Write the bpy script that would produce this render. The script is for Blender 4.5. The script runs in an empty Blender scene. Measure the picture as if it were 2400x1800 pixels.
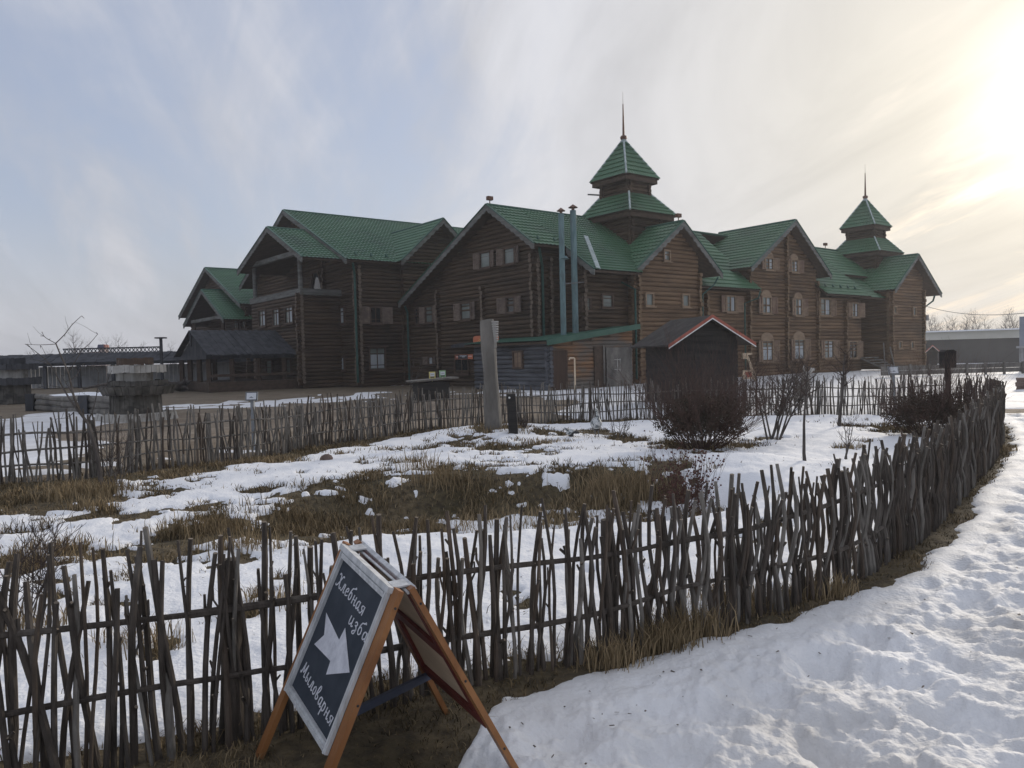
import bpy, math, random
import numpy as np
from mathutils import Vector
random.seed(7); RNG = np.random.default_rng(7)
SC = bpy.context.scene; COL = SC.collection
rad = math.radians
# ------------------------------------------------------------------ camera
F = 1780.0; PITCH = rad(-2.0); ROLL = rad(1.4); EYE = 1.6
cd = bpy.data.cameras.new('camera'); cam = bpy.data.objects.new('camera', cd); COL.objects.link(cam)
cd.sensor_width = 36; cd.lens = F/2400*36; cd.clip_end = 3000; cd.clip_start = .05
cam.location = (0, 0, EYE); SC.camera = cam
fw = np.array([0, math.cos(PITCH), math.sin(PITCH)]); rt = np.array([1., 0, 0]); up = np.cross(rt, fw)
r2 = rt*math.cos(ROLL)-up*math.sin(ROLL); u2 = up*math.cos(ROLL)+rt*math.sin(ROLL)
from mathutils import Matrix
cam.rotation_euler = Matrix(((r2[0], u2[0], -fw[0]), (r2[1], u2[1], -fw[1]), (r2[2], u2[2], -fw[2]))).to_euler()
SC.render.resolution_x = 1024; SC.render.resolution_y = 768
# ------------------------------------------------------------------ light
SUN_AZ = rad(37); SUN_EL = rad(14.5)          # azimuth to the right of the view, hazy winter sun
sund = np.array([math.sin(SUN_AZ)*math.cos(SUN_EL), math.cos(SUN_AZ)*math.cos(SUN_EL), math.sin(SUN_EL)])
sl = bpy.data.lights.new('sun', 'SUN'); so = bpy.data.objects.new('sun', sl); COL.objects.link(so)
sl.energy = 2.0; sl.angle = rad(7.0); sl.color = (1, .9, .76)
so.rotation_euler = Vector(-sund).to_track_quat('-Z', 'Y').to_euler()
SC.view_settings.view_transform = 'Standard'; SC.view_settings.look = 'None'; SC.view_settings.exposure = 0.36; SC.view_settings.gamma = 1
W_ = bpy.data.worlds.new('World'); SC.world = W_; W_.use_nodes = True
def build_world():
    nt = W_.node_tree; nt.nodes.clear(); N = nt.nodes.new; L = nt.links.new
    out = N('ShaderNodeOutputWorld'); bg = N('ShaderNodeBackground'); L(bg.outputs[0], out.inputs[0])
    sky = N('ShaderNodeTexSky'); sky.sky_type = 'NISHITA'; sky.sun_disc = False
    sky.sun_elevation = SUN_EL; sky.sun_rotation = SUN_AZ; sky.altitude = 150; sky.air_density = 1.0; sky.dust_density = 2.0; sky.ozone_density = 1.0
    tc = N('ShaderNodeTexCoord')
    def math_(op, a, b=None, c=None, clamp=False):
        n = N('ShaderNodeMath'); n.operation = op; n.use_clamp = clamp
        for i, v in enumerate((a, b, c)):
            if v is None: continue
            if isinstance(v, (int, float)): n.inputs[i].default_value = v
            else: L(v, n.inputs[i])
        return n.outputs[0]
    sep = N('ShaderNodeSeparateXYZ'); L(tc.outputs['Generated'], sep.inputs[0])
    zc = math_('MAXIMUM', sep.outputs[2], 0.0)
    den = math_('ADD', zc, 0.28)
    cx = math_('DIVIDE', sep.outputs[0], den); cy = math_('DIVIDE', sep.outputs[1], den)
    cmb = N('ShaderNodeCombineXYZ'); L(cx, cmb.inputs[0]); L(cy, cmb.inputs[1])
    def noise(scale, rot, loc, det, rough, dist=0.0):
        mp = N('ShaderNodeMapping'); mp.vector_type = 'TEXTURE'; L(cmb.outputs[0], mp.inputs[0]); mp.inputs['Scale'].default_value = scale
        mp.inputs['Rotation'].default_value = (0, 0, rot); mp.inputs['Location'].default_value = loc
        n = N('ShaderNodeTexNoise'); L(mp.outputs[0], n.inputs['Vector']); n.inputs['Scale'].default_value = 1.0
        n.inputs['Detail'].default_value = det; n.inputs['Roughness'].default_value = rough; n.inputs['Distortion'].default_value = dist
        return n.outputs[0]
    n1 = noise((2.6, .72, 1), rad(114), (2.6, 7.1, 0), 6, .58, 1.1)     # broad veils, drawn out towards the upper right
    n2 = noise((1.1, .34, 1), rad(108), (4.2, .4, 0), 8, .62, 1.6)     # fibres
    n3 = noise((1.6, .5, 1), rad(100), (9.9, .4, 0), 6, .6, .8)      # shaded banks
    mr = lambda v, a, b, c, d: (lambda m: (L(v, m.inputs[0]), [m.inputs[i+1].__setattr__('default_value', x) for i, x in enumerate((a, b, c, d))], setattr(m, 'interpolation_type', 'SMOOTHSTEP'), m.outputs[0])[-1])(N('ShaderNodeMapRange'))
    cov = math_('ADD', math_('MULTIPLY', n1, .74), math_('MULTIPLY', n2, .26))
    # sun proximity
    dv = N('ShaderNodeVectorMath'); dv.operation = 'DOT_PRODUCT'; L(tc.outputs['Generated'], dv.inputs[0]); dv.inputs[1].default_value = tuple(sund)
    mu = math_('MAXIMUM', dv.outputs['Value'], 0.0)
    g_wide = math_('POWER', mu, 4.0); g_mid = math_('POWER', mu, 48.0); g_core = math_('POWER', mu, 320.0)
    covs = mr(math_('ADD', cov, math_('MULTIPLY', g_wide, .16)), .38, .62, 0.0, .97)
    hor = mr(zc, 0.0, .22, 1.0, 0.0)                                  # low cloud deck melts into haze
    cover = math_('MAXIMUM', covs, math_('MULTIPLY', hor, .8))
    # cloud radiance, brighter by forward scattering near the sun
    shade = mr(n3, .36, .70, 1.05, .84)
    lum = math_('ADD', math_('ADD', math_('MULTIPLY_ADD', covs, .10, .45), math_('MULTIPLY', g_wide, .04)), math_('ADD', math_('MULTIPLY', g_mid, .15), math_('MULTIPLY', g_core, .7)))
    lum = math_('MULTIPLY', lum, shade)
    colr = N('ShaderNodeMix'); colr.data_type = 'RGBA'; L(math_('POWER', mu, 13.0), colr.inputs['Factor'])
    colr.inputs['A'].default_value = (.985, 1.0, 1.075, 1); colr.inputs['B'].default_value = (1.06, .985, .83, 1)
    cl = N('ShaderNodeVectorMath'); cl.operation = 'SCALE'; L(colr.outputs['Result'], cl.inputs[0]); L(lum, cl.inputs['Scale'])
    sk = N('ShaderNodeVectorMath'); sk.operation = 'SCALE'; L(sky.outputs[0], sk.inputs[0]); sk.inputs['Scale'].default_value = SKY_STRENGTH
    sadd = N('ShaderNodeVectorMath'); sadd.operation = 'ADD'; L(sk.outputs[0], sadd.inputs[0]); sadd.inputs[1].default_value = (.235, .262, .345)   # thin high haze over the blue
    mx = N('ShaderNodeMix'); mx.data_type = 'RGBA'; L(cover, mx.inputs['Factor']); L(sadd.outputs[0], mx.inputs['A']); L(cl.outputs[0], mx.inputs['B'])
    L(mx.outputs['Result'], bg.inputs['Color']); bg.inputs['Strength'].default_value = 1.0
SKY_STRENGTH = 0.038
build_world()
# ------------------------------------------------------------------ pixel/plane helpers (layout of the photograph turned into places)
CAMP = np.array([0, 0, EYE])
def ray(x, y): return fw+r2*(x-1200)/F-u2*(y-900)/F
def gnd(x, y, z=0.0):
    r = ray(x, y); return CAMP+r*(z-EYE)/r[2]
def dep(x, y, d): return CAMP+ray(x, y)*d
TH = rad(52); A_ = np.array([math.sin(TH), math.cos(TH), 0]); B_ = np.array([-math.cos(TH), math.sin(TH), 0])
O_ = dep(1492, 720, 40.); O_[2] = 0
Z_ = np.array([0, 0, 1.])
def P(u, w, z): return O_+A_*u+B_*w+Z_*z
def uwz(p):
    q = np.asarray(p)-O_; return q@A_, q@B_, q[2]
def onw(x, y, w):
    r = ray(x, y); t = ((O_+B_*w-CAMP)@B_)/(r@B_); return uwz(CAMP+r*t)
def onu(x, y, u):
    r = ray(x, y); t = ((O_+A_*u-CAMP)@A_)/(r@A_); return uwz(CAMP+r*t)
# ------------------------------------------------------------------ mesh helpers
class MB:
    def __init__(s): s.v = []; s.f = []; s.m = []; s.capm = None
    def quad(s, a, b, c, d, m=0):
        i = len(s.v); s.v += [a, b, c, d]; s.f.append((i, i+1, i+2, i+3)); s.m.append(m)
    def poly(s, pts, m=0):
        i = len(s.v); s.v += list(pts); s.f.append(tuple(range(i, i+len(pts)))); s.m.append(m)
    def prism(s, pts, ext, m=0):
        pts = [np.asarray(p, float) for p in pts]; ext = np.asarray(ext, float); n = len(pts); i = len(s.v)
        s.v += pts+[p+ext for p in pts]
        s.f.append(tuple(range(i+n-1, i-1, -1))); s.f.append(tuple(range(i+n, i+2*n))); s.m += [m, m]
        for k in range(n):
            j = (k+1) % n; s.f.append((i+k, i+j, i+n+j, i+n+k)); s.m.append(m)
    def box(s, c, x, y, z, m=0):
        """c centre; x,y,z half-axis vectors"""
        c, x, y, z = [np.asarray(q, float) for q in (c, x, y, z)]
        s.prism([c-x-y-z, c+x-y-z, c+x+y-z, c-x+y-z], 2*z, m)
    def bar(s, a, b, wx, wy, m=0, side=None):
        a = np.asarray(a, float); b = np.asarray(b, float); d = b-a; d = d/np.linalg.norm(d)
        if side is None: side = np.cross(d, [0, 0, 1.]) if abs(d[2]) < .95 else np.array([1., 0, 0])
        side = np.asarray(side, float); side = side-d*(side@d); side /= np.linalg.norm(side); q = np.cross(side, d)
        x = side*wx/2; y = q*wy/2
        s.prism([a-x-y, a+x-y, a+x+y, a-x+y], b-a, m)
    def tube(s, pts, rs, n=6, m=0, cap=True):
        pts = [np.asarray(p, float) for p in pts]
        if isinstance(rs, (int, float)): rs = [rs]*len(pts)
        ref = None; rings = []
        for k, p in enumerate(pts):
            d = pts[min(k+1, len(pts)-1)]-pts[max(k-1, 0)]; L = np.linalg.norm(d); d = d/L if L > 1e-9 else np.array([0, 0, 1.])
            if ref is None: ref = np.array([1., 0, 0]) if abs(d[0]) < .8 else np.array([0, 1., 0])
            x = ref-d*(ref@d); x /= np.linalg.norm(x); y = np.cross(d, x); ref = x
            i = len(s.v)
            for j in range(n):
                t = 2*math.pi*j/n; s.v.append(p+(x*math.cos(t)+y*math.sin(t))*rs[k])
            rings.append(i)
        for k in range(len(rings)-1):
            a, b = rings[k], rings[k+1]
            for j in range(n):
                q = (j+1) % n; s.f.append((a+j, a+q, b+q, b+j)); s.m.append(m)
        if cap:
            s.f.append(tuple(range(rings[0]+n-1, rings[0]-1, -1))); s.f.append(tuple(range(rings[-1], rings[-1]+n))); s.m += [m, s.capm if s.capm is not None else m]
    def lathe(s, base, prof, n=10, m=0):
        base = np.asarray(base, float)
        s.tube([base+Z_*z for z, r in prof], [max(r, .001) for z, r in prof], n, m)
    def build(s, name, mats, parent=None, smooth=False, loc=None):
        if not isinstance(mats, (list, tuple)): mats = [mats]
        V = np.array(s.v, float).reshape(-1, 3)
        org = np.zeros(3)
        if parent is not None: org = ORG[parent.name]
        elif loc is not None: org = np.asarray(loc, float)
        else:
            lo = V.min(0); hi = V.max(0); org = np.array([(lo[0]+hi[0])/2, (lo[1]+hi[1])/2, lo[2]])
        me = bpy.data.meshes.new(name); me.from_pydata((V-org).tolist(), [], s.f)
        for mm in mats: me.materials.append(mm)
        if len(mats) > 1: me.polygons.foreach_set('material_index', s.m)
        if smooth: me.polygons.foreach_set('use_smooth', [True]*len(me.polygons))
        me.update()
        o = bpy.data.objects.new(name, me); COL.objects.link(o)
        if parent is not None: o.parent = parent
        else: o.location = org
        ORG[o.name] = org
        return o
ORG = {}
def tag(o, label=None, cat=None, group=None, kind=None):
    if label: o['label'] = label
    if cat: o['category'] = cat
    if group: o['group'] = group
    if kind: o['kind'] = kind
    return o
def thing(name, loc, label, cat, group=None):
    o = bpy.data.objects.new(name, None); COL.objects.link(o); o.location = tuple(loc); o.empty_display_size = .2
    ORG[o.name] = np.asarray(loc, float)
    return tag(o, label, cat, group)
def np_mesh(name, V, Fq, mat, smooth=False, attrs=None):
    """big numpy mesh; Fq (n,k) faces of one size"""
    me = bpy.data.meshes.new(name); nv = len(V); nf, k = Fq.shape
    me.vertices.add(nv); me.vertices.foreach_set('co', np.ascontiguousarray(V, dtype=np.float32).ravel())
    me.loops.add(nf*k); me.loops.foreach_set('vertex_index', np.ascontiguousarray(Fq, dtype=np.int32).ravel())
    me.polygons.add(nf); me.polygons.foreach_set('loop_start', np.arange(0, nf*k, k, dtype=np.int32))
    if smooth: me.polygons.foreach_set('use_smooth', np.ones(nf, dtype=bool))
    me.update(calc_edges=True)
    for an, av in (attrs or {}).items():
        at = me.attributes.new(an, 'FLOAT', 'POINT'); at.data.foreach_set('value', np.ascontiguousarray(av, dtype=np.float32))
    me.materials.append(mat)
    o = bpy.data.objects.new(name, me); COL.objects.link(o); ORG[o.name] = np.zeros(3)
    return o
# ------------------------------------------------------------------ materials
def mat(name, c1, c2, scale=(3, 3, 3), rough=.8, bump=0.0, bscale=None, det=5, spec=.3, c3=None, c3scale=(1, 1, 1), metal=0.0, lo=.35, hi=.65, trans=0.0, c3lo=.5, c3hi=.7):
    m = bpy.data.materials.new(name); m.use_nodes = True; nt = m.node_tree; N = nt.nodes.new; L = nt.links.new
    b = nt.nodes['Principled BSDF']; tc = N('ShaderNodeTexCoord')
    def nz(sc, d=det, lo_=lo, hi_=hi):
        mp = N('ShaderNodeMapping'); mp.inputs['Scale'].default_value = sc; L(tc.outputs['Object'], mp.inputs[0])
        n = N('ShaderNodeTexNoise'); n.inputs['Scale'].default_value = 1; n.inputs['Detail'].default_value = d; n.inputs['Roughness'].default_value = .6
        L(mp.outputs[0], n.inputs['Vector'])
        r = N('ShaderNodeMapRange'); L(n.outputs[0], r.inputs[0]); r.inputs[1].default_value = lo_; r.inputs[2].default_value = hi_
        return r.outputs[0]
    f = nz(scale)
    mx = N('ShaderNodeMix'); mx.data_type = 'RGBA'; L(f, mx.inputs['Factor']); mx.inputs['A'].default_value = (*c1, 1); mx.inputs['B'].default_value = (*c2, 1)
    col = mx.outputs['Result']
    if c3 is not None:
        f3 = nz(c3scale, 4, c3lo, c3hi); m3 = N('ShaderNodeMix'); m3.data_type = 'RGBA'; L(f3, m3.inputs['Factor']); L(col, m3.inputs['A']); m3.inputs['B'].default_value = (*c3, 1); col = m3.outputs['Result']
    L(col, b.inputs['Base Color']); b.inputs['Roughness'].default_value = rough; b.inputs['Specular IOR Level'].default_value = spec; b.inputs['Metallic'].default_value = metal
    if bump:
        bp = N('ShaderNodeBump'); bp.inputs['Strength'].default_value = bump; bp.inputs['Distance'].default_value = .02
        L(nz(bscale or scale, 6, 0., 1.), bp.inputs['Height']); L(bp.outputs[0], b.inputs['Normal'])
    return m
M = {}
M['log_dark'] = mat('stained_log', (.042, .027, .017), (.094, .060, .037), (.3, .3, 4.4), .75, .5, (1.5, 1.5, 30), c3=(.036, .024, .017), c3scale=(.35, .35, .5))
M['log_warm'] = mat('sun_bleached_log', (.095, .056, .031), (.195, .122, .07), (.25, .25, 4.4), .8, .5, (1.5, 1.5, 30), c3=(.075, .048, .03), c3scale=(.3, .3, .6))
M['log_end'] = mat('log_end_grain', (.11, .085, .065), (.19, .15, .115), (6, 6, 6), .9, c3=(.06, .045, .034), c3scale=(.8, .8, 3))
M['log_end_warm'] = mat('log_end_ochre', (.14, .092, .055), (.21, .145, .088), (6, 6, 6), .9, c3=(.10, .066, .04), c3scale=(.8, .8, 3))
M['slate_log'] = mat('weathered_grey_log', (.055, .058, .066), (.12, .125, .14), (.5, .5, 8), .85, .6, (2, 2, 25), c3=(.03, .03, .032), c3scale=(.6, .6, 2))
M['orange_log'] = mat('weathered_orange_log', (.17, .085, .042), (.26, .15, .08), (.4, .4, 7), .85, .6, (2, 2, 25), c3=(.13, .115, .10), c3scale=(.5, .5, 1.2), c3lo=.42, c3hi=.6)
M['roof_green'] = mat('green_metal_tile', (.050, .130, .068), (.072, .17, .092), (.6, .6, .6), .38, spec=.45, c3=(.05, .105, .065), c3scale=(.4, .4, .4))
M['roof_trim'] = mat('green_trim', (.03, .09, .065), (.05, .12, .085), (2, 2, 2), .5)
M['flash'] = mat('pale_flashing', (.30, .36, .36), (.5, .56, .56), (4, 4, 4), .5)
M['soffit'] = mat('soffit_boards', (.05, .034, .025), (.085, .058, .042), (.8, 6, 6), .85)
M['barge'] = mat('weathered_bargeboard', (.10, .105, .10), (.19, .19, .18), (1, 1, 8), .85, c3=(.08, .07, .06), c3scale=(1, 1, 3))
M['frame_dark'] = mat('dark_window_frame', (.06, .04, .03), (.11, .075, .055), (2, 2, 9), .8)
M['frame_tan'] = mat('tan_window_frame', (.19, .13, .085), (.29, .21, .14), (2, 2, 9), .8)
M['shutter_dark'] = mat('grey_brown_shutter', (.12, .09, .075), (.20, .155, .125), (3, 3, 10), .85, c3=(.08, .06, .05), c3scale=(1, 1, 1))
M['shutter_tan'] = mat('tan_shutter', (.17, .115, .08), (.25, .18, .125), (2, 2, 8), .85, c3=(.14, .085, .065), c3scale=(.7, .7, .7))
M['glass'] = mat('window_glass', (.10, .12, .11), (.20, .225, .21), (.7, .7, .7), .12, spec=.5)
M['glass_dark'] = mat('dark_window_glass', (.01, .012, .013), (.025, .028, .03), (.7, .7, .7), .06, spec=.5)
M['curtain'] = mat('white_curtain', (.30, .33, .35), (.44, .47, .49), (6, 6, .5), .7)
M['steel'] = mat('blue_grey_flue', (.095, .165, .175), (.15, .235, .245), (6, 6, 1.5), .45, c3=(.08, .125, .135), c3scale=(4, 4, 1))
M['down'] = mat('green_downpipe', (.015, .06, .05), (.025, .085, .07), (2, 2, 2), .4)
M['rust'] = mat('brown_metal_cap', (.10, .05, .035), (.16, .08, .05), (5, 5, 5), .6)
M['lead'] = mat('grey_metal', (.12, .12, .125), (.2, .2, .205), (5, 5, 5), .45)
M['black_wood'] = mat('black_stained_board', (.012, .0115, .0115), (.034, .031, .029), (.8, .8, 7), .75, .5, (2, 2, 30))
M['felt'] = mat('dark_roofing_felt', (.034, .030, .028), (.066, .060, .056), (3, 3, 3), .9, .4, (20, 20, 20))
M['red'] = mat('faded_red_paint', (.30, .085, .06), (.40, .13, .09), (4, 4, 4), .6)
M['white_trim'] = mat('white_trim', (.7, .7, .68), (.8, .8, .78), (4, 4, 4), .6)
M['old_board'] = mat('dark_weathered_board', (.030, .032, .038), (.075, .077, .086), (2.5, 2.5, .6), .9, .5, (9, 9, 9))
M['grey_wood'] = mat('grey_weathered_wood', (.12, .112, .10), (.225, .21, .19), (3, 3, 1.0), .9, .6, (9, 9, 3), c3=(.09, .085, .08), c3scale=(1.3, 1.3, .8))
M['planter_grey'] = mat('weathered_planter_plank', (.065, .06, .052), (.15, .14, .125), (5, 5, 1.2), .92, .5, (12, 12, 5), c3=(.045, .042, .038), c3scale=(1.6, 1.6, 2.5), c3lo=.45, c3hi=.62)
M['pale_wood'] = mat('pale_weathered_wood', (.32, .31, .29), (.48, .46, .43), (4, 4, 1), .9, c3=(.2, .18, .15), c3scale=(2, 2, 2))
M['stake'] = mat('weathered_hazel_stake', (.048, .040, .034), (.105, .088, .075), (25, 25, 5), .9, .6, (60, 60, 10), c3=(.15, .135, .12), c3scale=(6, 6, 1.5), c3lo=.55, c3hi=.72)
M['stake_grey'] = mat('silvery_hazel_stake', (.11, .10, .088), (.24, .222, .20), (25, 25, 5), .9, .5, (60, 60, 10))
M['stake_brown'] = mat('brown_hazel_stake', (.065, .05, .039), (.125, .098, .078), (25, 25, 5), .9, .5, (60, 60, 10))
M['cut'] = mat('pale_cut_end', (.16, .13, .10), (.26, .215, .165), (60, 60, 60), .9)
M['bark'] = mat('tree_bark', (.055, .047, .042), (.12, .105, .095), (12, 12, 4), .9, .5, (30, 30, 8))
M['twig'] = mat('bare_twig', (.045, .033, .029), (.085, .062, .052), (5, 5, 5), .9)
M['twig_red'] = mat('reddish_twig', (.06, .036, .030), (.11, .068, .055), (5, 5, 5), .9)
M['bush_leaf'] = mat('dry_bush_leaf', (.034, .029, .021), (.085, .064, .046), (4, 4, 4), .8, c3=(.11, .07, .052), c3scale=(3, 3, 2), c3lo=.48, c3hi=.62)
M['hip'] = mat('dry_rose_hip', (.07, .03, .025), (.12, .05, .04), (8, 8, 8), .7)
M['orange_wood'] = mat('varnished_orange_wood', (.23, .095, .032), (.33, .15, .055), (5, 5, 2), .5, .3, (20, 20, 4), spec=.4, c3=(.17, .065, .02), c3scale=(6, 6, 3))
M['slate'] = mat('chalkboard_slate', (.028, .036, .050), (.042, .052, .068), (9, 9, 9), .7, c3=(.07, .08, .095), c3scale=(3, 3, 3), c3lo=.5, c3hi=.8)
M['chalk'] = mat('white_chalk_paint', (.52, .53, .58), (.68, .69, .74), (25, 25, 25), .8)
M['silver'] = mat('silver_moulding', (.40, .41, .42), (.62, .63, .64), (30, 30, 4), .45)
M['oxblood'] = mat('dark_red_paint', (.11, .022, .018), (.16, .035, .028), (6, 6, 6), .6)
M['ply'] = mat('raw_plywood', (.58, .45, .32), (.72, .58, .43), (3, 3, 12), .75)
M['blue_bar'] = mat('blue_grey_bar', (.045, .055, .09), (.08, .09, .12), (6, 6, 6), .6)
M['paper'] = mat('white_sheet', (.60, .62, .66), (.70, .72, .75), (6, 6, 6), .5)
M['ink'] = mat('dark_print', (.03, .03, .035), (.05, .05, .055), (6, 6, 6), .6)
M['grey_paint'] = mat('grey_painted_metal', (.20, .22, .24), (.3, .32, .34), (4, 4, 4), .5)
M['yellow'] = mat('yellow_paint', (.62, .52, .16), (.72, .62, .24), (6, 6, 6), .5)
M['lime'] = mat('light_green_paint', (.25, .45, .22), (.36, .55, .3), (6, 6, 6), .5)
M['sun_orange'] = mat('orange_sign_paint', (.50, .15, .075), (.58, .19, .10), (4, 4, 4), .45)
M['lilac'] = mat('pale_lilac_paint', (.50, .48, .62), (.58, .56, .7), (4, 4, 4), .5)
M['statue_light'] = mat('speckled_white_paint', (.5, .52, .52), (.66, .67, .66), (14, 14, 14), .7, c3=(.14, .16, .17), c3scale=(18, 18, 18), c3lo=.48, c3hi=.56)
M['statue_dark'] = mat('dark_statue_paint', (.025, .025, .027), (.05, .05, .052), (9, 9, 9), .6)
M['cream_fascia'] = mat('cream_metal_fascia', (.42, .41, .36), (.5, .49, .44), (.4, .4, .4), .6)
M['wall_grey'] = mat('dark_warehouse_cladding', (.045, .044, .044), (.065, .063, .062), (.3, .3, .3), .8)
M['panel'] = mat('pale_grey_panel', (.34, .345, .36), (.48, .485, .5), (1.2, 1.2, .3), .8, c3=(.18, .17, .16), c3scale=(.7, .7, .7))
M['blue_grey'] = mat('blue_grey_paint', (.24, .26, .31), (.30, .32, .37), (1, 1, 1), .7)
M['stone'] = mat('field_stone', (.12, .085, .07), (.2, .15, .13), (5, 5, 5), .9, .5, (12, 12, 12))
M['snowcap'] = mat('snow_cap', (.80, .82, .86), (.84, .86, .89), (3, 3, 3), .7)
# ------------------------------------------------------------------ ground and snow
def _h(ix, iy, s):
    n = (ix.astype(np.int64)*374761393+iy.astype(np.int64)*668265263+s*974634777) & 0x7fffffff
    n = ((n ^ (n >> 13))*1274126177) & 0x7fffffff
    return ((n ^ (n >> 16)) & 0xffff)/65535.0
def vn(x, y, s=0):
    ix = np.floor(x); iy = np.floor(y); fx = x-ix; fy = y-iy; fx = fx*fx*fx*(fx*(fx*6-15)+10); fy = fy*fy*fy*(fy*(fy*6-15)+10)
    a = _h(ix, iy, s); b = _h(ix+1, iy, s); c = _h(ix, iy+1, s); d = _h(ix+1, iy+1, s)
    return (a*(1-fx)+b*fx)*(1-fy)+(c*(1-fx)+d*fx)*fy-.5
def fbm(x, y, o=4, s=0, g=.5):
    r = 0; a = 1.0; t = 0
    for k in range(o):
        c, q = math.cos(k*1.3+s), math.sin(k*1.3+s)
        r = r+a*vn((x*c-y*q)*2**k+17.3*k, (x*q+y*c)*2**k-9.1*k, s+k); t += a; a *= g
    return r/t*2
def sst(a, b, x): t = np.clip((x-a)/(b-a), 0, 1); return t*t*(3-2*t)
def cells(x, y, s, size):
    """distance to nearest jittered cell point, in cell units"""
    x = x/size; y = y/size; ix = np.floor(x); iy = np.floor(y); best = np.full(x.shape, 9.0)
    for dx in (-1, 0, 1):
        for dy in (-1, 0, 1):
            jx = ix+dx; jy = iy+dy; px = jx+_h(jx, jy, s); py = jy+_h(jx, jy, s+5)
            best = np.minimum(best, (x-px)**2+(y-py)**2)
    return np.sqrt(best)
def polyline(pts, step=.25):
    pts = np.array(pts, float); out = []
    n = len(pts)
    for i in range(n-1):
        p0 = pts[max(i-1, 0)]; p1 = pts[i]; p2 = pts[i+1]; p3 = pts[min(i+2, n-1)]
        k = max(2, int(np.linalg.norm(p2-p1)/step))
        for t in np.linspace(0, 1, k, endpoint=False):
            out.append(.5*((2*p1)+(-p0+p2)*t+(2*p0-5*p1+4*p2-p3)*t*t+(-p0+3*p1-3*p2+p3)*t**3))
    out.append(pts[-1]); return np.array(out)
near_px = [(684, 1709), (900, 1642), (1106, 1598), (1420, 1540), (1580, 1494), (1716, 1462), (1852, 1415), (1988, 1362), (2078, 1310), (2170, 1248), (2270, 1150), (2325, 1085), (2343, 1038)]
NEAR = polyline([(-3.6, 2.25), (-2.2, 2.78)]+[tuple(gnd(x, y)[:2]) for x, y in near_px]+[(9.6, 15.0), (10.5, 16.8), (10.7, 18.2)], .2)
back_px = [(0, 1140), (200, 1125), (520, 1085), (760, 1042), (1000, 1010), (1356, 990), (1564, 981), (1800, 975), (2050, 971)]
BACK = polyline([(-9.6, 8.3)]+[tuple(gnd(x, y)[:2]) for x, y in back_px]+[(10.6, 18.4)], .2)
def segdist(X, Y, pl):
    """signed distance to a polyline (positive on its right-hand side)"""
    best = np.full(X.shape, 1e9); sg = np.zeros(X.shape)
    for i in range(0, len(pl)-1):
        ax, ay = pl[i]; bx, by = pl[i+1]; dx = bx-ax; dy = by-ay; l2 = dx*dx+dy*dy+1e-9
        t = np.clip(((X-ax)*dx+(Y-ay)*dy)/l2, 0, 1); qx = X-ax-t*dx; qy = Y-ay-t*dy; d = qx*qx+qy*qy
        m = d < best; best = np.where(m, d, best); sg = np.where(m, np.sign(dy*(X-ax)-dx*(Y-ay)), sg)
    return np.sqrt(best)*np.where(sg == 0, 1, sg)
def PXB(x, y, rx, ry, amt):
    p = gnd(x, y); d = p[1]; return (p[0], p[1], rx/F*d, max(.05, ry*d*d/(EYE*F)), amt)
bare = [PXB(*b) for b in [
    (90, 1165, 160, 30, 1), (215, 1160, 90, 22, .8), (60, 1195, 120, 16, .8), (340, 1130, 60, 14, .8), (360, 1165, 45, 9, .7), (640, 1078, 50, 14, .9),
    (480, 1130, 40, 8, .5), (700, 1110, 30, 6, .6), (215, 1210, 45, 16, .9), (315, 1212, 42, 10, .9), (50, 1245, 70, 10, .5), (480, 1245, 130, 30, .9),
    (570, 1290, 70, 28, .8), (380, 1300, 140, 24, .7), (120, 1310, 90, 30, .7), (300, 1285, 60, 12, .5), (560, 1215, 60, 18, .7), (700, 1165, 60, 16, .8),
    (850, 1170, 260, 30, .78), (1130, 1125, 260, 26, .95), (1400, 1122, 130, 24, 1), (1000, 1200, 190, 26, .72), (1560, 1120, 70, 40, 1), (1500, 1165, 60, 20, .4), (1300, 1165, 60, 16, .6),
    (700, 1235, 120, 26, .9), (880, 1105, 50, 10, .6), (905, 1110, 26, 8, .6), (1030, 1100, 60, 14, .7), (1160, 1020, 70, 14, 1), (1200, 1052, 110, 14, .9), (1270, 1062, 50, 10, .6), (1290, 1022, 34, 8, .8),
    (1100, 1040, 60, 8, .5), (1390, 1017, 60, 6, .8), (1460, 1030, 45, 6, .9), (1640, 1050, 115, 20, 1), (1760, 1040, 60, 9, .8), (1800, 1028, 55, 8, .8),
    (1740, 1048, 60, 12, .7), (1980, 1055, 30, 4, .6), (2160, 1010, 120, 16, 1), (2020, 1041, 26, 3, .4), (860, 1118, 34, 7, .7), (1070, 1065, 30, 5, .5), (1180, 1085, 60, 6, .4),
    (830, 1085, 24, 5, .6), (1700, 1260, 120, 20, .5), (1800, 1230, 80, 14, .4), (1420, 1330, 70, 22, .5), (1220, 1400, 60, 30, .4),
    (900, 1380, 60, 30, .3), (620, 1400, 60, 26, .4), (240, 1430, 60, 16, .35), (380, 1520, 60, 26, .4), (1260, 1640, 55, 15, .8), (1420, 1640, 60, 12, .8), (1500, 1575, 60, 16, .6),
    (960, 1700, 120, 60, .9), (700, 1790, 200, 60, .9), (880, 1790, 120, 60, .9), (1040, 1640, 80, 40, .7), (1760, 1415, 60, 20, .5)]]
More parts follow.
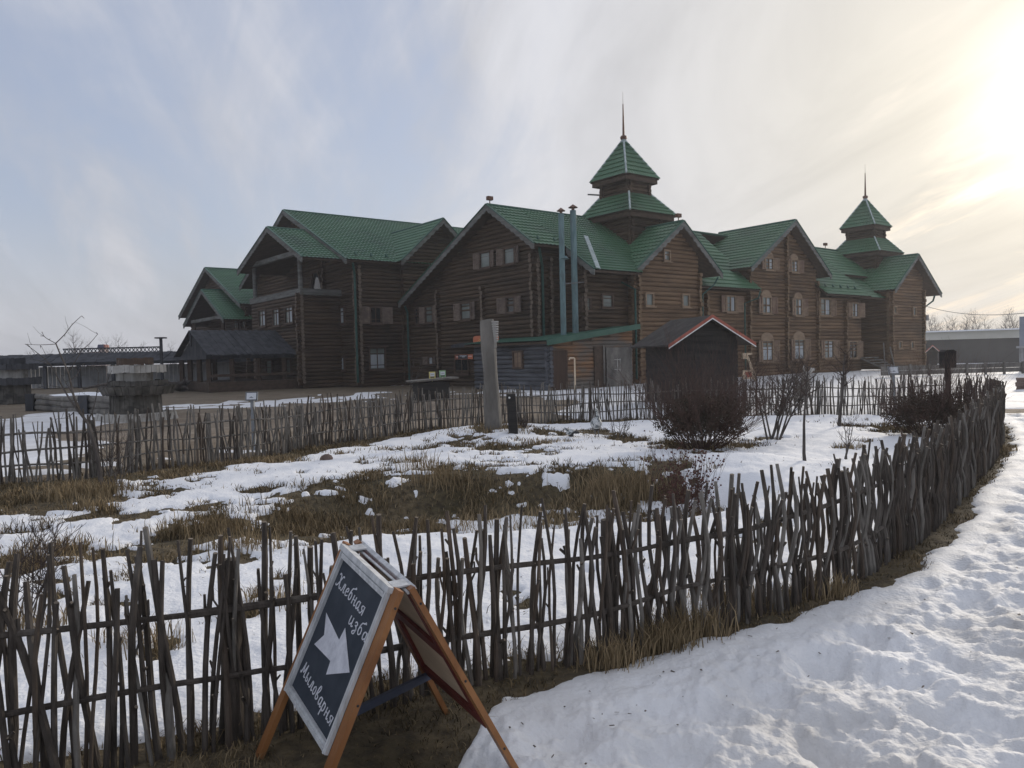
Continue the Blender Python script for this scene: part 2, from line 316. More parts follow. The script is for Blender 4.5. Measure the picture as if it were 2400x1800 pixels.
def Hg(X, Y):
    X = np.asarray(X, float); Y = np.asarray(Y, float)
    h = .05*fbm(X*.35, Y*.35, 3, 3)+.018*fbm(X*1.7, Y*1.7, 3, 5)*sst(60, 25, Y)
    c, s = math.cos(.12), math.sin(.12); dx = X-.1; dy = Y-8.35
    e = ((dx*c+dy*s)/2.9)**2+((-dx*s+dy*c)/1.35)**2
    h = h-.30*sst(1.15, .35, e)
    h = h+.10*np.exp(-((dy-.22*dx*.3-1.75)/.55)**2)*sst(4.2, 2.6, np.abs(dx))        # lip of the bank
    h = h+.20*np.exp(-(((X+.35)/1.4)**2+((Y-15.6)/1.5)**2))                            # mound under the carved post
    h = h+.10*np.exp(-(((X-3.4)/1.5)**2+((Y-9.6)/1.2)**2))
    h = h-.7*sst(55, 100, Y+.35*X)
    return h
def zone(X, Y):
    dn = segdist(X, Y, NEAR); db = segdist(X, Y, BACK)
    return dn, db
def rough_path(X, Y):
    w = fbm(X*.9, Y*.9, 3, 41)
    a = cells(X+.12*w, Y*.75+.12*fbm(X*1.1, Y*1.1, 2, 43), 11, .42); b = cells(X, Y, 19, .23); c = cells(X+.3*w, Y, 29, .8)
    return -.08*sst(.50, .10, a)-.022*sst(.45, .1, b)-.05*sst(.4, .1, c)+.045*fbm(X*1.6, Y*1.6, 4, 8)+.045*fbm(X*5, Y*5, 5, 12, .62)-.05*np.abs(fbm(X*7, Y*7, 4, 14, .62))+.02*fbm(X*16, Y*16, 3, 16, .6)-.018*sst(.5, .1, cells(X+.1*w, Y, 37, .11))
def snow_field(X, Y):
    """thickness potential (>0 snow lies) and dirt of the snow"""
    dn, db = zone(X, Y)
    garden = (dn < 0) & (db > 0)
    fine = fbm(X*4.2, Y*5.5, 4, 39, .6)
    T = .10+.06*fbm(X*.55, Y*.55, 3, 21)+.085*fbm(X*2.2, Y*2.2, 4, 23)+.045*fine
    B = np.zeros(X.shape); n5 = fbm(X*2.7, Y*2.7, 4, 33, .6)*2; n6 = fbm(X*2.7, Y*2.7, 4, 37, .6)*2
    for bx, by, rx, ry, am in bare:
        q = ((X-bx+.25*rx*n5)/(rx*.82))**2+((Y-by+.3*ry*n6)/(ry*.9))**2
        B = np.maximum(B, am*np.exp(-q*.8))
    nb = fbm(X*1.3, Y*1.3, 4, 31)
    T = T-.23*B*(1+.9*nb)+.20*fine*np.minimum(1, B*2)
    T = T-.26*np.exp(-(db/.55)**2)*sst(-2, 4, 6-np.abs(X+3)*.6)-.12*np.exp(-(db/.4)**2)
    # left half of the garden is thawing more
    T = T-.05*sst(2.0, -4.0, X)*(Y < 16)
    # strip along the near fence
    inner = np.exp(-(dn/.30)**2)*.12; T = np.where(dn < 0, T-inner, T)
    wv = .17+.12*nb+.12*fbm(X*.7, Y*.7, 2, 61)+.07*fine
    left = sst(-.05, -.42, X)*.9*sst(5.2, 3.0, Y)
    width = np.clip(wv+left, .10, 9)
    Tp = np.clip((dn-width)*.38, -.1, .15)
    # open yard outside the fences
    yard = -.02+.10*fbm(X*.22, Y*.30, 4, 51)+.06*fbm(X*1.1, Y*1.6, 3, 53)
    road = np.exp(-(((Y-22-.42*(X+7))/5.0)**2))*sst(3, -1, X)*sst(-13, -9.5, X)
    road2 = sst(19, 24, X)*0
    leftsnow = sst(-7.2, -9.2, X)*sst(28, 18, Y)
    yard = yard+.16*leftsnow-.30*road+.12*sst(-1, 4, X)
    rband = sst(9, 12, X)*np.exp(-((Y-17.6-.06*X)/.8)**2)
    yard = yard-.25*rband
    yard = np.where(Y > 34, yard-.03+.05*sst(4, 14, X), yard)
    To = np.where((dn > 0) & (Y < 26), Tp-.25*rband*(Y > 14), yard)
    T = np.where(garden, T, np.where(db < 0, yard-.10*np.exp(-(db/.4)**2), To))
    dirt = np.where(garden, .04, np.where((dn > 0) & (db > 0), .20+.45*sst(.3, 2.2, dn), .35))
    dirt = np.clip(dirt+.5*dirt*fbm(X*1.2, Y*1.2, 4, 71)*2, 0, 1)
    path = np.where((dn > 0) & (db > -1) & (X > -2), sst(.2, .7, dn), 0)*sst(40, 20, Y)
    return T, dirt, path, garden, road+rband, dn, db
def build_ground():
    th = np.concatenate([np.linspace(-180, -44, 60, endpoint=False), np.linspace(-44, 44, 640, endpoint=False), np.linspace(44, 180, 61)])
    th = np.radians(th)
    r = np.concatenate([np.linspace(.02, 1.6, 6, endpoint=False), np.exp(np.linspace(math.log(1.6), math.log(34), 520)), np.exp(np.linspace(math.log(35.2), math.log(1500), 70))])
    TT, RR = np.meshgrid(th, r); X = RR*np.sin(TT); Y = RR*np.cos(TT)
    h = Hg(X, Y); T, dirt, path, garden, road, dn, db = snow_field(X, Y)
    nr, nth = X.shape
    idx = np.arange(nr*nth).reshape(nr, nth)
    Q = np.stack([idx[:-1, :-1], idx[:-1, 1:], idx[1:, 1:], idx[1:, :-1]], -1).reshape(-1, 4)
    hb = h+.02*fbm(X*6, Y*6, 3, 91)*sst(30, 10, RR)-.05*sst(.05, .12, T)-.22*path*sst(.06, .12, T)
    def gm():
        m = bpy.data.materials.new('bare_winter_ground'); m.use_nodes = True; nt = m.node_tree; N = nt.nodes.new; L = nt.links.new; b = nt.nodes['Principled BSDF']
        tc = N('ShaderNodeTexCoord')
        def ns(sc, a, bb, det=6):
            n = N('ShaderNodeTexNoise'); n.inputs['Scale'].default_value = sc; n.inputs['Detail'].default_value = det; L(tc.outputs['Object'], n.inputs['Vector'])
            r_ = N('ShaderNodeMapRange'); L(n.outputs[0], r_.inputs[0]); r_.inputs[1].default_value = a; r_.inputs[2].default_value = bb; return r_.outputs[0]
        def mix(f, a, bb):
            x = N('ShaderNodeMix'); x.data_type = 'RGBA'; L(f, x.inputs['Factor'])
            for k, v in (('A', a), ('B', bb)):
                if isinstance(v, tuple): x.inputs[k].default_value = (*v, 1)
                else: L(v, x.inputs[k])
            return x.outputs['Result']
        grass = mix(ns(1.1, .35, .65), (.075, .062, .034), (.15, .116, .07)); grass = mix(ns(14, .4, .7), grass, (.045, .036, .024))
        mud = mix(ns(.7, .35, .65), (.21, .165, .12), (.30, .25, .195)); mud = mix(ns(5, .45, .75), mud, (.15, .118, .088))
        at = N('ShaderNodeAttribute'); at.attribute_name = 'road'
        L(mix(at.outputs['Fac'], grass, mud), b.inputs['Base Color']); b.inputs['Roughness'].default_value = .9; b.inputs['Specular IOR Level'].default_value = .2
        bp = N('ShaderNodeBump'); bp.inputs['Strength'].default_value = .7; bp.inputs['Distance'].default_value = .03; L(ns(30, 0, 1), bp.inputs['Height']); L(bp.outputs[0], b.inputs['Normal'])
        return m
    yard = np.clip(np.where(garden, 0, np.where(db < 0, .55, .1))+road, 0, 1); yard = np.where(Y > 40, .35, yard)
    g = np_mesh('ground', np.stack([X, Y, hb], -1).reshape(-1, 3), Q, gm(), True, {'road': yard.ravel()}); tag(g, kind='structure')
    # snow sheet: rounded lips where it thins out
    k = .085; t = np.clip(T/k, -1, 1); lip = np.where(t > 0, np.sqrt(np.clip(1-(1-t)**2, 0, 1)), 0)
    thick = np.where(T > 0, .036*lip+np.clip(T-k, 0, .3)*.30, T*1.2)
    micro = (.012*fbm(X*3.1, Y*3.1, 4, 81)+.007*fbm(X*13, Y*13, 3, 83))*sst(40, 12, RR)
    pr = rough_path(X, Y)*.66*sst(45, 20, RR)
    zs = h+thick+np.where(T > 0, micro*lip, 0)+path*pr*np.clip(t, 0, 1)
    keep = (np.maximum.reduce([T[:-1, :-1], T[:-1, 1:], T[1:, 1:], T[1:, :-1]]) > -.03).ravel()
    def sm():
        m = bpy.data.materials.new('old_snow'); m.use_nodes = True; nt = m.node_tree; N = nt.nodes.new; L = nt.links.new; b = nt.nodes['Principled BSDF']
        tc = N('ShaderNodeTexCoord'); at = N('ShaderNodeAttribute'); at.attribute_name = 'dirt'
        n = N('ShaderNodeTexNoise'); n.inputs['Scale'].default_value = 2.3; n.inputs['Detail'].default_value = 8; n.inputs['Roughness'].default_value = .65; L(tc.outputs['Object'], n.inputs['Vector'])
        r_ = N('ShaderNodeMapRange'); L(n.outputs[0], r_.inputs[0]); r_.inputs[1].default_value = .35; r_.inputs[2].default_value = .7; r_.inputs[3].default_value = .45; r_.inputs[4].default_value = 1.3
        mu = N('ShaderNodeMath'); mu.operation = 'MULTIPLY'; mu.use_clamp = True; L(at.outputs['Fac'], mu.inputs[0]); L(r_.outputs[0], mu.inputs[1])
        x = N('ShaderNodeMix'); x.data_type = 'RGBA'; L(mu.outputs[0], x.inputs['Factor']); x.inputs['A'].default_value = (.84, .855, .885, 1); x.inputs['B'].default_value = (.36, .335, .30, 1)
        L(x.outputs['Result'], b.inputs['Base Color']); b.inputs['Roughness'].default_value = .7; b.inputs['Specular IOR Level'].default_value = .2
        b.inputs['Subsurface Weight'].default_value = .0; b.inputs['Coat Weight'].default_value = .0
        n2 = N('ShaderNodeTexNoise'); n2.inputs['Scale'].default_value = 38; n2.inputs['Detail'].default_value = 4; L(tc.outputs['Object'], n2.inputs['Vector'])
        bp = N('ShaderNodeBump'); bp.inputs['Strength'].default_value = .6; bp.inputs['Distance'].default_value = .018; L(n2.outputs[0], bp.inputs['Height']); L(bp.outputs[0], b.inputs['Normal'])
        return m
    s = np_mesh('snow', np.stack([X, Y, zs], -1).reshape(-1, 3), Q[keep], sm(), True, {'dirt': dirt.ravel()}); tag(s, kind='structure')
    # drop loose vertices of the snow sheet
    import bmesh
    bm = bmesh.new(); bm.from_mesh(s.data); bmesh.ops.delete(bm, geom=[v for v in bm.verts if not v.link_faces], context='VERTS'); bm.to_mesh(s.data); bm.free()
build_ground()
def H1(x, y):
    X = np.array([[x]]); Y = np.array([[y]]); return float(Hg(X, Y)[0, 0])
def S1(x, y):
    """visible surface: snow if it lies there, else ground"""
    X = np.array([[x]], float); Y = np.array([[y]], float); T = snow_field(X, Y)[0][0, 0]
    return H1(x, y)+(.06 if T > .02 else 0)
def G(x, y):
    """pixel -> place standing on the ground"""
    p = gnd(x, y)
    for _ in range(4): p = gnd(x, y, H1(p[0], p[1]))
    return p
# ------------------------------------------------------------------ log building helpers
LD = .235
def span(poly, z):
    xs = []
    n = len(poly)
    for i in range(n):
        (s0, z0), (s1, z1) = poly[i], poly[(i+1) % n]
        if (z0-z)*(z1-z) < 0: xs.append(s0+(s1-s0)*(z-z0)/(z1-z0))
    return (min(xs), max(xs)) if len(xs) >= 2 else None
def log_wall(mb, at, poly, out, d=LD, m=0):
    """at(s, z) -> point of the wall plane; horizontal round logs clipped to poly"""
    out = np.asarray(out, float); z0 = min(p[1] for p in poly); z1 = max(p[1] for p in poly)
    k = 0; z = z0
    while z < z1-.02:
        dd = d*random.uniform(.93, 1.07); zt = min(z+dd, z1); zc = (z+zt)/2; sp = span(poly, zc)
        if sp and sp[1]-sp[0] > .08:
            r = (zt-z)/2; off = random.uniform(-.012, .012); i = len(mb.v); n = 7
            ns = max(1, int((sp[1]-sp[0])/3.0)); wob = [random.uniform(-.008, .008) for _ in range(ns+1)]
            for q in range(ns+1):
                s = sp[0]+(sp[1]-sp[0])*q/ns
                for j in range(n):
                    t = -math.pi/2+math.pi*j/(n-1)
                    mb.v.append(at(s, zc+r*math.sin(t)+wob[q])+out*(r*.9*math.cos(t)+off))
            for q in range(ns):
                for j in range(n-1):
                    a = i+q*n+j; mb.f.append((a, a+n, a+n+1, a+1)); mb.m.append(m)
        z = zt
def log_ends(mb, at, z0, z1, axis, out, L=.30, d=LD, m=0, m2=1):
    """column of crossing log ends; at(z) centre on the wall plane, out = direction the ends point"""
    out = np.asarray(out, float); ax = np.asarray(axis, float); z = z0
    while z < z1-.1:
        dd = d*random.uniform(.92, 1.08); c = at(z+dd/2); r = dd*.52; n = 8; l = L*random.uniform(.8, 1.15); i = len(mb.v)
        sq = random.uniform(.85, 1.1)
        for e in (0, l):
            for j in range(n):
                t = 2*math.pi*j/n; mb.v.append(c+out*e+ax*(r*sq*math.cos(t))+Z_*(r*math.sin(t)))
        for j in range(n):
            q = (j+1) % n; mb.f.append((i+j, i+q, i+n+q, i+n+j)); mb.m.append(m)
        mb.f.append(tuple(range(i+n, i+2*n))); mb.m.append(m2)
        z += dd
def tile_sheet(mb, E0, E1, R0, R1, pitch=.24, step=.38, amp=.036, m=0, thick=.11, msoff=1, maxc=400):
    """metal-tile roof plane: eave E0-E1, ridge R0-R1 (R0 above E0)"""
    E0, E1, R0, R1 = [np.asarray(p, float) for p in (E0, E1, R0, R1)]
    L = max(np.linalg.norm(E1-E0), np.linalg.norm(R1-R0)); S = max(np.linalg.norm(R0-E0), np.linalg.norm(R1-E1))
    n = np.cross(E1-E0, (R0+R1)/2-(E0+E1)/2); n /= np.linalg.norm(n)
    if n[2] < 0: n = -n
    nc = max(4, min(maxc, int(L/pitch)))*4; nr_ = max(1, int(S/step))
    i0 = len(mb.v); ts = []
    for k in range(nr_): ts += [(k/nr_, 1), ((k+1)/nr_-1e-3, 0)]
    sw = np.linspace(0, 1, nc+1); wave = .5+.5*np.cos(sw*nc/4*2*math.pi)
    for t, hi in ts:
        A = E0+(R0-E0)*t; B = E1+(R1-E1)*t
        row = A[None]*(1-sw[:, None])+B[None]*sw[:, None]+n[None]*((amp*wave+.045*hi+.016*hi*wave)[:, None])
        mb.v += list(row)
    w = nc+1
    for k in range(len(ts)-1):
        for j in range(nc):
            a = i0+k*w+j; mb.f.append((a, a+1, a+w+1, a+w)); mb.m.append(m)
    # soffit slab below
    lo = [p-n*thick for p in (E0, E1, R1, R0)]
    mb.poly(lo[::-1], msoff)
    top = [p-n*.004 for p in (E0, E1, R1, R0)]
    for a, b in ((0, 1), (1, 2), (3, 0)): mb.quad(lo[a], lo[b], top[b], top[a], msoff)
ROOFM = None
def roof(parent, planes, label=None, barge=(), ridge=(), wavy=True, tile=True):
    mb = MB()
    for pl in planes: tile_sheet(mb, *pl)
    o = mb.build('roof', [M['roof_green'], M['soffit']], parent)
    if label: o['label'] = label
    if barge:
        b = MB()
        for (p, q, out) in barge: bargeboard(b, p, q, out)
        b.build('bargeboard', [M['barge'], M['roof_trim']], o)
    if ridge:
        b = MB()
        for p, q in ridge:
            p = np.asarray(p, float); q = np.asarray(q, float); b.tube([p+Z_*.04, q+Z_*.04], .085, 7)
        b.build('ridge_cap', M['roof_trim'], o)
    return o
def bargeboard(b, p, q, out):
    """scalloped board hanging under a verge from eave p to ridge q"""
    p = np.asarray(p, float); q = np.asarray(q, float); out = np.asarray(out, float); L = np.linalg.norm(q-p); n = max(3, int(L/.42))
    th = out*.05; d0 = p+out*.012; e = q-p
    for k in range(n):
        a0 = p+e*(k/n); a1 = p+e*((k+1)/n); am = (a0+a1)/2
        pts = [a0+Z_*.02, a1+Z_*.02, a1-Z_*.25, am-Z_*.33, a0-Z_*.25]
        b.prism([x+out*.012 for x in pts], th, 0)
    b.bar(p+Z_*.06+out*.03, q+Z_*.06+out*.03, .14, .05, 1, side=out)
def window(parent, at, s0, s1, z0, z1, out, sdir, shut=0, style='dark', shut_w=None, head=None, pane='glass', mull=1, curtain=0, closed=False, sill=True):
    """at(s,z) -> point on wall plane. s runs to the right as seen from outside when sdir points so."""
    out = np.asarray(out, float); sdir = np.asarray(sdir, float); sg = 1 if s1 > s0 else -1
    fm = M['frame_dark'] if style == 'dark' else M['frame_tan']; sm = M['shutter_dark'] if style == 'dark' else M['shutter_tan']
    fwid = .09; rec = .10; prd = .19; b = MB()
    def slab(a0, a1, c0, c1, o0, o1, mbx, m=0):
        mbx.prism([at(a0, c0)+out*o0, at(a1, c0)+out*o0, at(a1, c1)+out*o0, at(a0, c1)+out*o0], out*(o1-o0), m)
    e = sg*fwid
    slab(s0-e, s0, z0, z1, .0, prd, b); slab(s1, s1+e, z0, z1, .0, prd, b)
    slab(s0-e, s1+e, z1, z1+fwid, .0, prd+.004, b); slab(s0-e, s1+e, z0-fwid, z0, .0, prd+.004, b)
    if sill: slab(s0-e*2, s1+e*2, z0-fwid-.05, z0-fwid, .0, prd+.08, b)
    wm = (s0+s1)/2; t = sg*.03
    if mull:
        slab(wm-t, wm+t, z0, z1, rec+.012, rec+.05, b)
    if head == 'arch':
        pts = [at(s0-e*1.5, z1+fwid)+out*.02, at(s1+e*1.5, z1+fwid)+out*.02]; W = (s1-s0)/2+e*1.5
        for k in range(0, 11):
            a = math.pi*k/10; pts.append(at(wm+W*math.cos(a), z1+fwid+.06+abs(W)*.62*math.sin(a))+out*.02)
        b.prism(pts, out*.12, 0)
    if head == 'cap': slab(s0-e*2.5, s1+e*2.5, z1+fwid, z1+fwid+.07, 0, prd+.10, b)
    w = b.build('window', fm, parent)
    g = MB(); slab(s0, s1, z0, z1, rec-.03, rec, g, 0)
    if curtain:
        c0 = s0+(s1-s0)*(.52 if curtain == 1 else .06); c1 = s0+(s1-s0)*(.95 if curtain != 2 else .48)
        slab(c0, c1, z0+.05, z0+(z1-z0)*(.95 if curtain != 3 else .7), rec-.001, rec+.006, g, 1)
    g.build('pane', [M[pane], M['curtain']], w)
    if shut:
        sw = shut_w or abs(s1-s0)*.62
        for side in ((-1, 1) if shut == 2 else (-1,) if shut == 1 else (1,)):
            h = MB(); base = (s0-e) if side < 0 else (s1+e); d = sg*side
            a0 = base+d*.02; a1 = base+d*sw
            o0, o1 = .13, .17
            # shutter stands a little open: outer edge further from the wall
            def pt(s, z, o): 
                f = (s-a0)/(a1-a0); return at(s, z)+out*(o+.10*f)
            def sl(x0, x1, c0, c1, p0, p1):
                q = [pt(x0, c0, p0), pt(x1, c0, p0), pt(x1, c1, p0), pt(x0, c1, p0)]; h.prism(q, out*(p1-p0))
            sl(a0, a1, z0-.06, z1+.06, o0, o1)
            for c0, c1 in ((z0, (z0+z1)/2-.05), ((z0+z1)/2+.05, z1)):
                x0 = a0+(a1-a0)*.2; x1 = a0+(a1-a0)*.8
                for (u0, u1, v0, v1) in ((a0, x0, c0-.05, c1+.05), (x1, a1, c0-.05, c1+.05), (x0, x1, c0-.05, c0+.02), (x0, x1, c1-.02, c1+.05)):
                    sl(u0, u1, v0, v1, o1+.002, o1+.03)
            h.build('shutter', sm, w)
    return w
def atB(u): return lambda s, z: P(u, s, z)      # gable walls: s = w
def atA(w): return lambda s, z: P(s, w, z)      # long walls:  s = u
NB = -A_; NA = -B_
def winB(parent, u, x0, y0, x1, y1, **k):
    """window on a gable wall from the pixel box of its opening"""
    a = onu(x0, (y0+y1)/2, u); c = onu(x1, (y0+y1)/2, u); xm = (x0+x1)/2
    return window(parent, atB(u), a[1], c[1], onu(xm, y1, u)[2], onu(xm, y0, u)[2], NB, B_, **k)
def winA(parent, w, x0, y0, x1, y1, **k):
    a = onw(x0, (y0+y1)/2, w); c = onw(x1, (y0+y1)/2, w); xm = (x0+x1)/2
    return window(parent, atA(w), a[0], c[0], onw(xm, y1, w)[2], onw(xm, y0, w)[2], NA, A_, **k)
# ------------------------------------------------------------------ the big log building
BL = thing('log_building', P(6, 6, 0), 'long dark log building with green tiled gables and two spired towers', 'building')
def wall(name, faces, core=None, warm=False, ends=(), label=None):
    mb = MB(); 
    for at, poly, out in faces: log_wall(mb, at, poly, out)
    if core:
        for pts, ext in core: mb.prism(pts, ext, 0)
    for at, z0, z1, ax, out in ends: log_ends(mb, at, z0, z1, ax, out, m=0, m2=1)
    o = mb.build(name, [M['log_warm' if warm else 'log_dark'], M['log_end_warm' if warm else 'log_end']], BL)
    if label: o['label'] = label
    return o
def coreB(u0, u1, poly, inset=.03):
    """solid body behind a gable wall polygon, from u0 back to u1"""
    return ([P(u0+inset, s, z) for s, z in poly], A_*(u1-u0-inset))
def coreA(w0, w1, poly, inset=.03):
    return ([P(s, w0+inset, z) for s, z in poly], B_*(w1-w0-inset))
def gable_roof_u(u0, u1, ridge, right, left, barge0=True, **k):
    """ridge along u. ridge/right/left = (w, z)"""
    (wr, zr), (wa, za), (wb, zb) = ridge, right, left
    pls = [(P(u0, wa, za), P(u1, wa, za), P(u0, wr, zr), P(u1, wr, zr)), (P(u0, wb, zb), P(u1, wb, zb), P(u0, wr, zr), P(u1, wr, zr))]
    bg = [(P(u0, wa, za), P(u0, wr, zr), NB), (P(u0, wb, zb), P(u0, wr, zr), NB)] if barge0 else []
    return roof(BL, pls, barge=bg, ridge=[(P(u0, wr, zr), P(u1, wr, zr))], **k)
def gable_roof_w(w0, w1, ridge, left, right, barge0=True, **k):
    """ridge along w. ridge/left/right = (u, z)"""
    (ur, zr), (ua, za), (ub, zb) = ridge, left, right
    pls = [(P(ua, w0, za), P(ua, w1, za), P(ur, w0, zr), P(ur, w1, zr)), (P(ub, w0, zb), P(ub, w1, zb), P(ur, w0, zr), P(ur, w1, zr))]
    bg = [(P(ua, w0, za), P(ur, w0, zr), NA), (P(ub, w0, zb), P(ur, w0, zr), NA)] if barge0 else []
    return roof(BL, pls, barge=bg, ridge=[(P(ur, w0, zr), P(ur, w1, zr))], **k)
def under(ridge, e0, e1, s0, s1, z0=0.0, drop=.16):
    """wall polygon under a gable roof between s0 and s1"""
    (sr, zr), (sa, za), (sb, zb) = ridge, e0, e1
    def top(s): 
        f = (s-sr)/(sa-sr) if (s-sr)*(sa-sr) >= 0 else None
        return (zr+(za-zr)*f if f is not None else zr+(zb-zr)*(s-sr)/(sb-sr))-drop
    pts = [(s0, z0), (s1, z0), (s1, top(s1))]
    if min(s0, s1) < sr < max(s0, s1): pts.append((sr, zr-drop))
    pts.append((s0, top(s0))); return pts
UC, WC = float(uwz(dep(1253, 640, 38.5))[0]), float(uwz(dep(1253, 640, 38.5))[1])      # near corner of the middle gable block
WL = float(onu(957, 790, UC)[1]); UL = float(onw(841, 760, WL)[0])                        # near corner of the left block
# --- left block, ridge along u
rL = ((23.72, 12.12), (14.2, 7.66), (33.3, 7.66)); pL = under(rL[0], rL[1], rL[2], WL, 32.6)
wall('wall', [(atB(UL), pL, NB)], [coreB(UL, 4, under(*rL, WL+.03, 32.5))], ends=[(lambda z: P(UL, WL, z), .1, 7.4, B_, NB), (lambda z: P(UL, 19.4, z), .1, 8.6, B_, NB)])
wall('wall', [(atA(WL), [(UL, 0), (UL+7, 0), (UL+7, 7.75), (UL, 7.75)], NA)], ends=[(lambda z: P(UL, WL, z), .2, 7.4, A_, NA)])
gable_roof_u(UL-1.0, 5.5, *rL)
# cross gable
rX = ((-3.0, 10.57), (-6.18, 7.71), (.18, 7.71)); wall('wall', [(atA(WL-.35), under(*rX, -5.6, -.5, 0), NA)], [coreA(WL-.35, 22, under(*rX, -5.6, -.5, 0))])
gable_roof_w(WL-1.2, 20.6, *rX)
# projecting balcony block
UB = -11.3
rB = ((20.12, 10.20), (14.75, 7.70), (26.1, 8.02))
wall('wall', [(atB(UB), [(17.3, 0), (25.6, 0), (25.6, 5.75), (17.3, 5.75)], NB), (atA(17.3), [(UB, 0), (UL, 0), (UL, 5.75), (UB, 5.75)], NA)],
     [coreB(UB, UL, [(17.33, 0), (25.6, 0), (25.6, 5.72), (17.33, 5.72)])], ends=[(lambda z: P(UB, 17.3, z), .2, 5.9, B_, NB), (lambda z: P(UB, 17.3, z), .3, 5.9, A_, NA)])
gable_roof_u(UB-.8, UL+.3, *rB)
bal = MB()
bal.bar(P(UB-.02, 17.0, 5.95), P(UB-.02, 25.9, 5.95), .16, .38, 0, side=A_)
bal.bar(P(UB, 17.1, 5.95), P(UL, 17.1, 5.95), .16, .38, 0, side=B_)
bal.bar(P(UB, 17.0, 8.36), P(UB, 25.6, 8.44), .26, .30, 0, side=A_)
bal.build('balcony_rail', M['barge'], BL)
for w in (17.35, 25.3):
    b = MB(); b.tube([P(UB+.1, w, 6.0), P(UB+.1, w, 8.4)], .15, 9); b.build('balcony_post', M['barge'], BL)
b = MB()                                                             # A-shaped gable window behind the balcony
b.prism([P(UL-.12, w, z) for w, z in ((21.6, 6.1), (19.6, 6.1), (20.25, 7.55), (20.95, 7.55))], A_*.08); b.build('balcony_door', M['glass_dark'], BL)
b = MB()
for p, q in (((21.8, 6.0), (21.0, 7.65)), ((19.4, 6.0), (20.2, 7.65)), ((21.05, 7.62), (20.15, 7.62))): b.bar(P(UL-.2, *p), P(UL-.2, *q), .13, .12, 0, side=A_)
b.build('door_frame', M['frame_dark'], BL)
# --- far left block with its small gable
rK = ((40.7, 9.96), (32.0, 6.25), (49.6, 6.25)); pK = under(*rK, 32.7, 48.4); UK = -9.2
wall('wall', [(atB(UK), pK, NB)], [coreB(UK, 0, pK)], ends=[(lambda z: P(UK, 32.6, z), .2, 6.0, B_, NB)])
gable_roof_u(UK-.8, 0, *rK)
rk2 = ((37.42, 7.75), (32.0, 5.04), (43.14, 5.10)); gable_roof_u(-11.3, UK+.3, *rk2)
b = MB(); b.bar(P(-11.0, 41.6, 5.35), P(-11.0, 33.4, 5.35), .22, .26, 0, side=A_); b.build('gable_beam', M['barge'], BL)
for w in (41.4, 33.6):
    b = MB(); b.bar(P(-10.9, w, 2.4), P(-10.9, w, 5.3), .24, .24, 0); b.build('balcony_post', M['soffit'], BL)
b = MB(); b.box(P(-10, 37.5, 2.6), A_*1.0, B_*4.2, Z_*.1); b.build('balcony_floor', M['soffit'], BL)
# --- middle block (gable towards the left, long low roof behind)
rC = ((5.02, 9.67), (1.17, 7.12), (14.6, 5.15)); pC = under(*rC, WC, 14.6)
wall('wall', [(atB(UC), pC, NB)], [coreB(UC, -1.5, pC)], ends=[(lambda z: P(UC, WC, z), 1.0, 6.9, B_, NB), (lambda z: P(UC, 6.5, z), 2.2, 5.6, B_, NB), (lambda z: P(UC, 11.1, z), .3, 5.6, B_, NB)])
wall('wall', [(atA(WC), [(UC, 0), (-2.6, 0), (-2.6, 7.2), (UC, 7.2)], NA), (atB(-3.35), [(.6, 0), (WC, 0), (WC, 7.2), (.6, 6.0)], NB), (atA(.6), [(-3.35, 0), (0, 0), (0, 6.45), (-3.35, 6.45)], NA)],
     [coreA(.6, 8, [(-3.3, 0), (0.3, 0), (.3, 6.3), (-3.3, 6.3)]), coreA(WC, 8, [(-3.4, 6.2), (4.5, 6.2), (4.5, 7.3), (-3.4, 7.3)])],
     ends=[(lambda z: P(UC, WC, z), 1.1, 6.9, A_, NA), (lambda z: P(-3.35, .6, z), .3, 5.8, A_, NA), (lambda z: P(UC+.9, WC, z), .3, 6.6, A_, NA)])
# the main ridge runs on to the right-hand tower
roof(BL, [(P(UC-.8, 1.17, 7.12), P(-3.86, 1.17, 7.12), P(UC-.8, 5.02, 9.67), P(-3.86, 5.02, 9.67)),
          (P(-3.86, -.9, 5.75), P(-.5, -.9, 5.75), P(-3.86, 5.02, 9.67), P(4.6, 5.02, 9.67)),
          (P(UC-.8, 14.6, 5.15), P(-1.0, 14.6, 5.15), P(UC-.8, 5.02, 9.67), P(-1.0, 5.02, 9.67)),
          (P(-1, 10, 6.2), P(31, 10, 6.2), P(-1, 5.02, 9.67), P(31, 5.02, 9.6)),
          (P(4.6, .25, 5.42), P(11.6, .25, 5.42), P(4.6, 5.02, 9.67), P(11.6, 5.02, 9.64)),
          (P(18.9, .0, 5.38), P(25.0, .0, 5.38), P(18.9, 5.02, 9.62), P(25.0, 5.02, 9.6)),
          (P(25.0, 2.2, 7.2), P(31, 2.2, 7.2), P(25.0, 5.02, 9.6), P(31, 5.02, 9.6))],
     barge=[(P(UC-.8, 1.17, 7.12), P(UC-.8, 5.02, 9.67), NB), (P(UC-.8, 14.6, 5.15), P(UC-.8, 5.02, 9.67), NB), (P(-3.86, -.9, 5.75), P(-3.86, 1.1, 7.07), NB)],
     ridge=[(P(UC-.8, 5.02, 9.67), P(31, 5.02, 9.6))])
